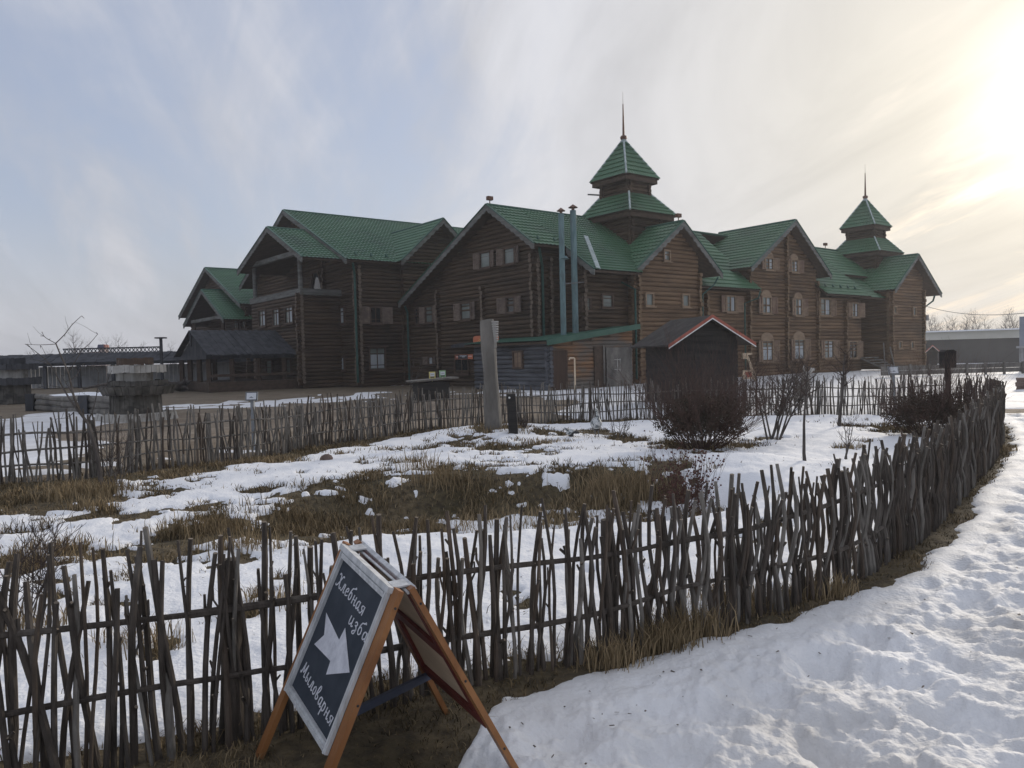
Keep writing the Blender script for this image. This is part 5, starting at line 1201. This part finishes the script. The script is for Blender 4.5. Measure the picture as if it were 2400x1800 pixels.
for a, bq in (((0, 12), (-1, -3)), ((3, 12), (1, -3))):
    b = MB(); b.tube([[c1[0]+a[0]*s_, c1[1], c1[2]+a[1]*s_], [c1[0]+bq[0]*s_, c1[1], c1[2]+bq[1]*s_]], [.035, .022], 6); b.build('leg', M['statue_dark'], CR)
b = MB(); b.tube([[c1[0]-16*s_, c1[1], c1[2]+22*s_], [c1[0]-21*s_, c1[1], c1[2]+19*s_]], [.009, .003], 5); b.build('beak', M['statue_dark'], CR)
st = G(765, 1082); mb = MB(); blob(mb, st+Z_*.04, (.11, .09, .085), .2, n=9, k=6); tag(mb.build('field_stone', M['stone']), 'single reddish-brown field stone at the foot of the back fence', 'stone')
# information boards on posts
def info_sign(base, top_c, w, h, label, tilt=.25):
    T_ = thing('information_board', base, label, 'sign'); n = np.array([0, -math.cos(tilt), math.sin(tilt)]); x = np.array([1., 0, 0]); y = np.cross(n, x); y = y if y[2] > 0 else -y
    b = MB(); b.bar(base-Z_*.1, top_c-n*.03, .06, .06); b.build('post', M['grey_paint'], T_)
    b = MB(); b.box(top_c, x*w/2, y*h/2, n*.012); b.build('panel', M['grey_paint'], T_)
    b = MB(); o = top_c+n*.014; b.box(o, x*w*.45, y*h*.44, n*.003); b.build('frame', M['ink'], T_)
    b = MB(); o = top_c+n*.019; b.box(o, x*w*.40, y*h*.38, n*.003); b.build('sheet', M['paper'], T_)
    b = MB(); o = top_c+n*.0225
    b.poly([o-x*w*.2-y*h*.2, o+x*w*.2-y*h*.2, o-y*h*.02]); b.build('print', M['grey_paint'], T_); return T_
g1 = G(596, 1058); info_sign(g1, dep(590, 929, g1[1]-.05), .225, .165, 'grey framed information board on a post in front of the back fence')
g2 = G(2098, 962); info_sign(g2, dep(2094, 868, g2[1]-.05), .27, .215, 'grey framed information board near the right end of the back fence')
p3 = G(2224, 1000); FP = thing('feeder_post', p3, 'dark wooden post with a tall box on top beside the corner bush', 'post')
b = MB(); b.tube([p3-Z_*.1, dep(2221, 850, p3[1])], [.055, .055], 8); b.build('post', M['black_wood'], FP)
b = MB(); c = dep(2221, 843, p3[1]); b.box(c, np.array([.115, 0, 0]), np.array([0, .1, 0]), Z_*.16); b.prism([c+np.array([-.12, -.11, .16]), c+np.array([.12, -.11, .16]), c+np.array([.06, -.11, .2]), c+np.array([-.07, -.11, .2])], np.array([0, .22, 0])); b.build('box', M['black_wood'], FP)
# birch-log deer and steps by the building
dg = dep(1888, 880, 27.0); dg[2] = 0; s_ = 27/F; DR = thing('log_deer', dg, 'small deer figure made of pale birch logs by the log building', 'statue')
q = lambda x, y: np.array([dg[0]+(x-1888)*s_, dg[1], EYE-(y-823)*s_])
b = MB(); b.tube([q(1882, 881), q(1897, 879)], .11, 9); b.build('body', M['pale_wood'], DR)
b = MB(); b.tube([q(1896, 880), q(1903, 868)], .06, 7); b.tube([q(1900, 868), q(1909, 869)], .06, 7); b.build('head', M['pale_wood'], DR)
for x in (1883, 1886, 1893, 1896):
    b = MB(); b.tube([q(x, 884), q(x+random.uniform(-2, 2), 906)], .03, 6); b.build('leg', M['pale_wood'], DR)
b = MB(); b.tube([q(1885, 880), q(1884, 868), q(1886, 856)], [.05, .04, .03], 6); b.build('tail', M['pale_wood'], DR)
ST = thing('wooden_steps', P(25.4, -.6, 0), 'dark wooden steps with leaning poles at the entrance beside the last tower', 'steps')
for k in range(5):
    b = MB(); b.box(P(25.9, .6-k*.32, .95-k*.19), A_*1.0, B_*.17, Z_*.035); b.build('tread', M['grey_wood'], ST)
for (u, w, z), (u2_, w2_, z2_) in (((24.9, -1.0, 0), (25.9, -.4, 2.0)), ((26.6, -.9, 0), (27.3, -.2, 1.7)), ((24.9, .8, .9), (24.9, -1.0, .1)), ((26.9, .8, .9), (26.9, -1.0, .1))):
    b = MB(); b.bar(P(u, w, z), P(u2_, w2_, z2_), .07, .1); b.build('pole', M['grey_wood'], ST)
# ------------------------------------------------------------------ left background
def tiered_tower(c, label, sc=1.0, pale=True, tiers=None):
    T_ = thing('tiered_planter', c, label, 'planter')
    for i, (z0, z1, r0, r1, mt, ox) in enumerate(tiers):
        b = MB(); n = 8; gaps = 4
        for j in range(n):
            a0 = 2*math.pi*(j+.5)/n; a1 = 2*math.pi*(j+1.5)/n
            for g in range(gaps):
                f0 = g/gaps; f1 = (g+.93)/gaps; o = random.uniform(0, .025)*sc; dz = random.uniform(-.03, .03)*sc
                def rp(f, r, z):
                    p0_ = np.array([math.cos(a0), math.sin(a0), 0])*r; p1_ = np.array([math.cos(a1), math.sin(a1), 0])*r; return c+np.array([ox*sc, 0, 0])+(p0_*(1-f)+p1_*f)*sc+Z_*z*sc
                am = (a0+a1)/2; nn = np.array([math.cos(am), math.sin(am), 0])
                b.prism([rp(f0, r0, z0+dz)+nn*o, rp(f1, r0, z0+dz)+nn*o, rp(f1, r1, z1+dz)+nn*o, rp(f0, r1, z1+dz)+nn*o], -nn*.05*sc)
        b.lathe(c+np.array([ox*sc, 0, 0])+Z_*z0*sc, [(.02, r0*.85*sc), ((z1-z0)*sc-.02*sc, r1*.85*sc)], 8)
        b.build('plank_tier', M[mt], T_)
    return T_
tc_ = G(320, 985); sc_ = tc_[1]/F
zt = lambda y: (tc_[2]-0+((985-y)*sc_))
T1_ = [(0, .30, 1.42, 1.34, 'pale_wood', .03), (.25, 1.25, .90, .86, 'planter_grey', 0), (.98, 1.30, 1.20, 1.34, 'planter_grey', .1), (1.32, 1.50, 1.02, 1.02, 'planter_grey', .12), (1.48, 1.80, .62, .62, 'pale_wood', .0), (1.80, 2.08, 1.0, 1.0, 'pale_wood', .1), (2.10, 2.34, .62, .62, 'frame_dark', .05)]
k_ = (985-842)*sc_/2.3
tiered_tower(tc_, 'nearer stepped octagonal planter of pale planks beside the log bed', k_*1.0, True, T1_)
tc2 = G(32, 945); k2 = (945-840)*(tc2[1]/F)/2.3
T2_ = [(0, .25, 1.3, 1.3, 'planter_grey', 0), (.2, 1.2, .8, .8, 'planter_grey', 0), (.95, 1.3, 1.25, 1.3, 'old_board', 0), (1.28, 1.75, .7, .7, 'pale_wood', 0), (1.72, 2.0, 1.15, 1.15, 'old_board', 0), (2.0, 2.3, .6, .6, 'old_board', 0)]
tiered_tower(tc2, 'farther stepped octagonal planter at the left edge', k2, False, T2_)
lA = G(82, 962); lB = G(300, 976); LB_ = thing('log_bed', (lA+lB)/2, 'raised bed walled by three long stacked grey logs with snow on top', 'bed')
dl = lB-lA; dl[2] = 0; dn_ = dl/np.linalg.norm(dl); hz = (962-925)*lA[1]/F
for k in range(3):
    b = MB(); R_ = random.Random(k); pts = [lA*(1-t)+lB*t+Z_*(hz*(k+.5)/3+R_.uniform(-.03, .03)) for t in np.linspace(0, 1, 9)]; b.tube(pts, [hz/6*R_.uniform(.95, 1.2) for _ in pts], 9); b.build('log', M['grey_wood'], LB_)
for t in (0, .62, 1.0):
    b = MB(); c = lA*(1-t)+lB*t; b.bar(c-np.array([0, .25, 0]), c-np.array([0, .25, 0])+Z_*(hz*1.08), .3, .2); b.build('post', M['old_board'], LB_)
b = MB(); back = np.array([-dn_[1], dn_[0], 0])*1.6
for k in range(7):
    p = lA*(1-k/10)+lB*(k/10); q2_ = lA*(1-(k+1)/10)+lB*((k+1)/10); z0 = hz*.9+random.uniform(-.02, .06); b.prism([p+Z_*z0, q2_+Z_*z0, q2_+back+Z_*(z0+.05), p+back+Z_*(z0+.05)], -Z_*hz*.8)
b.build('snow_filling', M['snowcap'], LB_)
R_ = random.Random(77); fa = dep(395, 905, 30); fa[2] = .1; fbm_ = dep(268, 905, 27); lg = MB()
ftp = [G(330, 925), G(372, 921), G(430, 917)]; ftp = [p+Z_*h for p, h in zip(ftp, (.62, .5, .26))]
fpl = polyline(ftp, .35); lg.tube(fpl, [.16+.16*(i/len(fpl))+R_.uniform(-.02, .03) for i in range(len(fpl))], 9)
for k in range(7):
    p = fpl[-1-k % 3]; d = np.array([R_.uniform(.1, 1), R_.uniform(-1, 1), R_.uniform(-.4, .8)]); lg.tube([p, p+d*.45, p+d*.8+Z_*R_.uniform(-.2, .1)], [.14, .09, .03], 6)
brp = [dep(195, 911, ftp[0][1]-2), dep(240, 902, ftp[0][1]-1), dep(282, 899, ftp[0][1]-.6), dep(300, 893, ftp[0][1]-.4), dep(330, 899, ftp[0][1])]; bpl = polyline(brp, .3); lg.tube(bpl, [.05+.10*i/len(bpl) for i in range(len(bpl))], 7)
tag(lg.build('fallen_trunk', M['bark'], None, True), 'fallen weathered tree trunk with snow lying behind the pale planter', 'log')
# long arcade with plank back, posts, felt roof and lattice ridge
ay = 62.0
def arc_pt(x, y, d): return dep(x, y, d)
a0 = dep(-60, 880, ay); a1 = dep(640, 880, ay); a0[2] = a1[2] = 0; AR = thing('market_arcade', (a0+a1)/2, 'long low market arcade with dark board roof and pale plank back wall', 'shed')
ad = (a1-a0); aL = np.linalg.norm(ad); ad /= aL; an = np.array([-ad[1], ad[0], 0])
ezz, rzz = 1.98, 2.72
b = MB()
nb = 60
for k in range(nb):
    s0 = aL*k/nb; s1 = aL*(k+1)/nb-.02; o = random.uniform(0, .05)
    for sgn in (-1, 1): b.prism([a0+ad*s0+an*sgn*2.0+Z_*(ezz+o), a0+ad*s1+an*sgn*2.0+Z_*(ezz+o), a0+ad*s1+Z_*(rzz+o), a0+ad*s0+Z_*(rzz+o)], Z_*.05)
b.build('roof', M['old_board'], AR)
b = MB()
for k in range(70):
    s0 = aL*k/70; b.prism([a0+ad*s0+an*1.3, a0+ad*(s0+aL/70-.03)+an*1.3, a0+ad*(s0+aL/70-.03)+an*1.3+Z_*1.75, a0+ad*s0+an*1.3+Z_*1.75], an*random.uniform(.03, .06))
b.build('plank_wall', M['panel'], AR)
for k in range(9):
    b = MB(); c = a0+ad*(aL*(k+.5)/9)-an*1.6; b.bar(c, c+Z_*2.0, .22, .22); b.build('post', M['old_board'], AR)
b = MB(); b.bar(a0-an*1.75+Z_*1.9, a1-an*1.75+Z_*1.9, .14, .2, 0, side=an)
b.build('eave_beam', M['old_board'], AR)
l0 = dep(148, 826, ay); l1 = dep(380, 820, ay); l0[2] = l1[2] = rzz; b = MB(); lh = .45
b.bar(l0+Z_*.05, l1+Z_*.05, .06, .08); b.bar(l0+Z_*lh, l1+Z_*lh, .08, .1); nx = 26
for k in range(nx):
    p = l0+(l1-l0)*k/nx; q_ = l0+(l1-l0)*(k+1)/nx; b.bar(p+Z_*.05, q_+Z_*lh, .05, .05); b.bar(q_+Z_*.05, p+Z_*lh, .05, .055)
b.build('lattice_ridge', M['old_board'], AR)
pp = dep(380, 870, 58); pp[2] = 0; PL = thing('platform_pole', pp, 'tall thin pole with a flat bird platform above the arcade roof', 'pole')
b = MB(); pt_ = dep(380, 792, 58)[2]; b.bar(pp, pp+Z_*pt_, .17, .17); b.build('pole', M['old_board'], PL)
b = MB(); b.box(pp+Z_*pt_, np.array([.33, 0, 0]), np.array([0, .33, 0]), Z_*.05); b.build('platform', M['old_board'], PL)
hc = dep(243, 822, 130); HB = thing('distant_house', np.array([hc[0], hc[1], 0]), 'tiny distant building top with blue and red roof beyond the arcade', 'building'); w_ = .55
b = MB(); c = np.array([hc[0], hc[1], 0]); b.box(c+Z_*2.5, np.array([w_*1.0, 0, 0]), np.array([0, w_, 0]), Z_*2.5); b.box(c+Z_*2+np.array([-1.0, 0, 0]), np.array([.9, 0, 0]), np.array([0, 1, 0]), Z_*2.3); b.build('wall', mat('pale_pink_wall', (.4, .32, .3), (.5, .42, .4)), HB)
b = MB(); zt_ = dep(243, 813, 130)[2]; b.prism([c+np.array([-.75, -.7, 4.9]), c+np.array([.45, -.7, 4.9]), c+np.array([.35, -.7, zt_+.4]), c+np.array([-.55, -.7, zt_+.4])], np.array([0, 1.2, 0])); b.build('roof', mat('dark_blue_roof', (.04, .05, .11), (.06, .07, .14)), HB)
b = MB(); b.prism([c+np.array([.47, -.7, 4.9]), c+np.array([.75, -.7, 4.9]), c+np.array([.68, -.7, zt_+.3]), c+np.array([.37, -.7, zt_+.4])], np.array([0, 1.2, 0])); b.build('roof_end', M['red'], HB)
# ------------------------------------------------------------------ right background
wd = 105.; w0 = dep(2110, 830, wd); w1 = dep(2470, 818, wd*.93); w0[2] = w1[2] = -.9; WH = thing('warehouse', (w0+w1)/2, 'long dark warehouse with a cream fascia beyond the last tower', 'building')
dv = (w1-w0); dv[2] = 0; dv /= np.linalg.norm(dv); wn = np.array([-dv[1], dv[0], 0]); f0 = dep(2160, 780, wd)[2]; f1 = dep(2160, 798, wd)[2]
b = MB(); b.prism([w0, w1, w1+wn*20, w0+wn*20], Z_*(f1+.9)); b.build('wall', M['wall_grey'], WH)
b = MB(); b.prism([w0-wn*.5+Z_*(f1+.9), w1-wn*.5+Z_*(f1+.9), w1+Z_*(f0+.9), w0+Z_*(f0+.9)], wn*20); b.build('fascia', M['cream_fascia'], WH)
b = MB(); b.prism([w0-wn*.55+Z_*(f0+.9), w1-wn*.55+Z_*(f0+.9), w1+wn*4+Z_*(f0+.92), w0+wn*4+Z_*(f0+.92)], Z_*.18); b.build('snow_edge', M['snowcap'], WH)
pd_ = 41.; q0 = dep(2065, 885, pd_); q1 = dep(2460, 885, pd_*1.02); q0[2] = H1(*q0[:2]); q1[2] = H1(*q1[:2]); PF = thing('plank_barrier', (q0+q1)/2, 'low grey plank barrier standing in the snow beyond the fence corner', 'fence')
dq = (q1-q0); dq[2] = 0; Lq = np.linalg.norm(dq); dq /= Lq; nq = np.array([-dq[1], dq[0], 0])
b = MB()
for z0, z1 in ((.12, .36), (.37, .62)): b.prism([q0+Z_*z0, q1+Z_*z0, q1+Z_*z1, q0+Z_*z1], nq*.04)
b.build('plank', M['grey_wood'], PF)
for k in range(9):
    b = MB(); c = q0+dq*(Lq*(k+.5)/9)-nq*.06; b.bar(c, c+Z_*.7, .1, .1); b.build('post', M['grey_wood'], PF)
pc = dep(2394, 800, 44); pc[2] = -.1; PB = thing('pale_kiosk', pc+np.array([.6, 0, 0]), 'blue grey painted kiosk cut by the right edge of the view', 'building')
hk = dep(2394, 742, 44)[2]; hm = dep(2394, 812, 44)[2]
kf2 = np.array([.83, -.56, 0]); kg2 = np.array([.56, .83, 0]); kp = lambda f, g_, z: pc+kf2*f+kg2*g_+Z_*z
b = MB(); b.prism([kp(-.1, 0, hm+.1), kp(1.8, 0, hm+.1), kp(1.8, 1.5, hm+.1), kp(-.1, 1.5, hm+.1)], Z_*(hk-hm)); b.build('upper_box', M['blue_grey'], PB)
b = MB(); b.prism([kp(-.25, -.05, hm), kp(1.8, -.05, hm), kp(1.8, 1.5, hm), kp(-.25, 1.5, hm)], Z_*.12); b.build('ledge', M['panel'], PB)
for x in (0, .9, 1.6):
    b = MB(); b.bar(kp(x, .1, 0), kp(x, .1, hm), .16, .16); b.build('leg', M['panel'], PB)
sp0 = G(2396, 915); b = MB(); b.lathe(sp0-Z_*.05, [(0, .22), (.18, .17), (.2, .21), (.33, .22), (.36, .17), (.5, .2)], 9); tag(b.build('tree_stump', M['stone']), 'dark stump in the snow at the right edge', 'stump')
c_a = P(33.3, -.1, 4.9); c_b = pc+np.array([.2, 0, hk+.3]); b = MB(); n = 14; b.tube([c_a*(1-t)+c_b*t-Z_*1.4*t*(1-t) for t in np.linspace(0, 1, n)], .018, 4); tag(b.build('overhead_cable', M['lead']), 'thin overhead cable sagging between the last tower and the pale kiosk', 'cable')
# far bare trees: four kinds, copied
def copy_tree(o, loc, sc, rz):
    c = o.copy(); COL.objects.link(c); c.location = loc; c.scale = (sc, sc, sc); c.rotation_euler = (0, 0, rz)
    for ch in list(o.children):
        k = ch.copy(); COL.objects.link(k); k.parent = c
    return c
KT = []
def far_tree(x, ytop, d, i, label, group, zg):
    loc = dep(x, 830, d); loc[2] = zg; h = dep(x, ytop, d)[2]-zg
    if len(KT) < 4:
        T_ = young_tree('bare_tree', np.array([loc[0], loc[1], zg]), 9.0, .14, label, 200+len(KT), .62, first=.28, kids=(6, 9), depth=3); T_['group'] = group; KT.append(T_)
        for ch in T_.children: ch.data.materials[0] = M['twig']
        T_.scale = (h/9,)*3
    else:
        T_ = copy_tree(KT[i % 4], tuple(loc), h/9, i*1.3); T_['label'] = label; T_['group'] = group
    return T_
gl = 'bare trees beyond the warehouse'
for i, (x, yt) in enumerate([(2176, 752), (2190, 749), (2202, 752), (2214, 756), (2228, 752), (2242, 757), (2256, 746), (2268, 750), (2280, 743), (2300, 744), (2312, 750), (2340, 757), (2362, 742), (2374, 738), (2386, 741), (2399, 744)]):
    far_tree(x, yt, 170+(i*37) % 30, i, 'leafless grey tree in the hazy row above the warehouse roof', gl, -1.2)
gl2 = 'bare trees beyond the arcade'
for i, (x, yt) in enumerate([(178, 788), (60, 832), (118, 828), (205, 812), (265, 803), (282, 800), (318, 812), (402, 815)]):
    far_tree(x, yt, 95+(i*17) % 20, i+1, 'thin leafless tree standing beyond the market arcade roof', gl2, -.4)
# ------------------------------------------------------------------ dry grass
def build_grass():
    g = np.random.default_rng(5)
    def sample(n, r0, r1): 
        r = g.uniform(r0, r1, n); t = np.radians(g.uniform(-41, 41, n)); return r*np.sin(t), r*np.cos(t)
    X, Y = sample(330000, 1.9, 19.5); T, dirt, path, garden, road, dn, db = snow_field(X, Y)
    inside = (db > -.45) & (road < .25)
    clump = fbm(X*2.4, Y*2.4, 3, 111); dens = sst(-.25, .35, clump)
    kp = inside & (T < .018) & (g.random(len(X)) < np.where(dn > 0, .75, .30+.7*dens)) & ~((dn > .55) & (X > .2))
    # stalks poking through thin snow
    kp2 = garden & (T > .0) & (T < .10) & (g.random(len(X)) < .035*sst(-.1, .4, clump))
    sel = kp | kp2; X, Y, T, dn, db, clump = X[sel], Y[sel], T[sel], dn[sel], db[sel], clump[sel]; thin = kp2[sel] & ~kp[sel]
    tall = np.ones(len(X))
    hgt = g.uniform(.025, .085, len(X))*(1+.8*np.clip(clump*2, -.4, 1.2))
    c, s = math.cos(.12), math.sin(.12); e = (((X-.1)*c+(Y-8.35)*s)/2.9)**2+((-(X-.1)*s+(Y-8.35)*c)/1.35)**2
    hgt *= 1+.45*sst(1.6, .8, e)
    hgt *= np.where(dn > 0, .62, np.where(dn > -.3, 1.15, 1.0))
    PX = [X]; PY = [Y]; PH = [hgt]
    # tall tufts
    for (x, y, n, h, sp) in ((1420, 1115, 420, .36, 24), (1480, 1112, 520, .40, 40), (1400, 1120, 200, .28, 40), (1030, 1125, 220, .30, 40), (985, 1110, 90, .42, 30), (640, 1085, 260, .16, 40), (860, 1122, 120, .14, 24), (1175, 1022, 420, .14, 60), (1265, 1040, 300, .12, 40), (1120, 1022, 200, .10, 50), (230, 1160, 420, .2, 50), (180, 1165, 300, .2, 60),
                              (490, 1245, 500, .2, 70), (570, 1290, 300, .22, 60), (700, 1235, 300, .2, 80), (120, 1300, 260, .2, 60), (215, 1195, 200, .18, 30), (1690, 1420, 300, .22, 40), (1600, 1500, 420, .24, 50), (1560, 1530, 360, .22, 40), (1900, 1400, 160, .2, 24), (1960, 1395, 140, .18, 24), (330, 1520, 200, .2, 60), (650, 1420, 140, .2, 50), (60, 1480, 220, .2, 60), (1990, 1055, 90, .16, 20), (2025, 1040, 60, .14, 16), (1720, 1050, 260, .14, 40), (1480, 1033, 160, .1, 36), (1370, 1028, 200, .08, 50),
                              (1250, 1200, 160, .16, 60), (1330, 1160, 260, .2, 70), (1100, 1165, 260, .2, 90), (950, 1210, 240, .2, 90), (2350, 1060, 200, .14, 14), (1440, 1565, 260, .2, 40)):
        p = G(x, y); d = p[1]; a = g.normal(0, 1, (n, 2)); sx = sp/F*d
        PX.append(p[0]+a[:, 0]*sx); PY.append(p[1]+a[:, 1]*max(.05, sx*.55)); PH.append(h*g.uniform(.45, 1.15, n))
    nb = len(X); X = np.concatenate(PX); Y = np.concatenate(PY); H = np.concatenate(PH); n = len(X)
    Zb = Hg(X, Y)-.01; D = np.hypot(X, Y)
    outer = np.zeros(n, bool); outer[:nb] = dn > 0
    w = np.clip(.0011+.00042*D, .0014, .0085)*g.uniform(.6, 1.3, n)
    az = g.uniform(0, 2*math.pi, n); bend = g.uniform(.15, 1.0, n)*H*np.where(np.arange(n) < nb, 1.0, .55)*np.where(outer, 1.5, 1.0)
    ra = g.uniform(0, 2*math.pi, n); rx, ry = np.cos(ra)*w, np.sin(ra)*w; bx, by = np.cos(az)*bend, np.sin(az)*bend
    V = np.zeros((n, 5, 3))
    V[:, 0] = np.stack([X-rx, Y-ry, Zb], 1); V[:, 1] = np.stack([X+rx, Y+ry, Zb], 1)
    mx, my, mz = X+bx*.35, Y+by*.35, Zb+H*.6
    V[:, 2] = np.stack([mx+rx*.8, my+ry*.8, mz], 1); V[:, 3] = np.stack([mx-rx*.8, my-ry*.8, mz], 1)
    V[:, 4] = np.stack([X+bx, Y+by, Zb+H*(1-.25*bend/np.maximum(H, .01))], 1)
    base = (np.arange(n)*5)[:, None]; tri = np.concatenate([base+np.array([[0, 1, 2]]), base+np.array([[0, 2, 3]]), base+np.array([[3, 2, 4]])], 0)
    m = bpy.data.materials.new('dry_grass_blade'); m.use_nodes = True; nt = m.node_tree; b = nt.nodes['Principled BSDF']; at = nt.nodes.new('ShaderNodeAttribute'); at.attribute_name = 'tone'
    cr = nt.nodes.new('ShaderNodeValToRGB'); el = cr.color_ramp.elements; el[0].color = (.035, .028, .016, 1); el[1].color = (.36, .275, .165, 1); e2 = el.new(.45); e2.color = (.15, .112, .062, 1)
    nt.links.new(at.outputs['Fac'], cr.inputs[0]); nt.links.new(cr.outputs[0], b.inputs['Base Color']); b.inputs['Roughness'].default_value = .85; b.inputs['Specular IOR Level'].default_value = .15
    tone = np.clip(g.normal(.48, .22, n)+.25*fbm(X*1.5, Y*1.5, 2, 121)+np.where(np.arange(n) >= nb, .28, 0)-np.where(outer, .09, 0), 0, 1)
    o = np_mesh('dry_grass', V.reshape(-1, 3), tri, m, False, {'tone': np.repeat(tone, 5)}); tag(o, 'dead tan and brown grass poking through the melting snow', 'grass', kind='stuff')
    print('blades', n)
build_grass()

def build_litter():
    g = np.random.default_rng(9); n = 1500; r = np.exp(g.uniform(math.log(2.2), math.log(14), n)); t = np.radians(g.uniform(-40, 40, n)); X = r*np.sin(t); Y = r*np.cos(t)
    T, dirt, path, garden, road, dn, db = snow_field(X, Y); kp = (T > .05) & (g.random(n) < np.where(garden, .5, np.where(dn > 0, .06+.6*np.exp(-(dn/.9)**2), 0))); X, Y, path, T = X[kp], Y[kp], path[kp], T[kp]; n = len(X)
    k = .085; tt = np.clip(T/k, 0, 1); lip = np.sqrt(1-(1-tt)**2); Zs = Hg(X, Y)+.036*lip+np.clip(T-k, 0, .3)*.3+path*rough_path(X, Y)*.66*tt+.006
    a = g.uniform(0, 6.28, n); L = g.uniform(.002, .009, n); w = g.uniform(.001, .0035, n)*(1+Y*.12); L = L*(1+Y*.1)
    V = np.zeros((n, 4, 3))
    for i, (p, q) in enumerate(((-1, -1), (1, -1), (1, 1), (-1, 1))): V[:, i] = np.stack([X+np.cos(a)*L*p-np.sin(a)*w*q, Y+np.sin(a)*L*p+np.cos(a)*w*q, Zs+g.uniform(0, .006, n)], 1)
    o = np_mesh('leaf_litter', V.reshape(-1, 3), np.arange(n*4).reshape(n, 4), M['stake_brown']); tag(o, 'small dark bits of twig and leaf strewn on the snow', 'litter', kind='stuff')
build_litter()
# ------------------------------------------------------------------ haze over the whole place
def build_haze():
    mb = MB(); mb.prism([np.array(p, float) for p in ((-320, -60, -3.5), (320, -60, -3.5), (320, 330, -3.5), (-320, 330, -3.5))], Z_*25.5)
    m = bpy.data.materials.new('thin_winter_haze'); m.use_nodes = True; nt = m.node_tree; nt.nodes.clear()
    out = nt.nodes.new('ShaderNodeOutputMaterial'); v = nt.nodes.new('ShaderNodeVolumePrincipled'); nt.links.new(v.outputs[0], out.inputs['Volume'])
    v.inputs['Color'].default_value = (.90, .92, .97, 1); v.inputs['Density'].default_value = HAZE; v.inputs['Anisotropy'].default_value = .3
    o = mb.build('haze', m); tag(o, kind='stuff')
HAZE = .0009
build_haze()
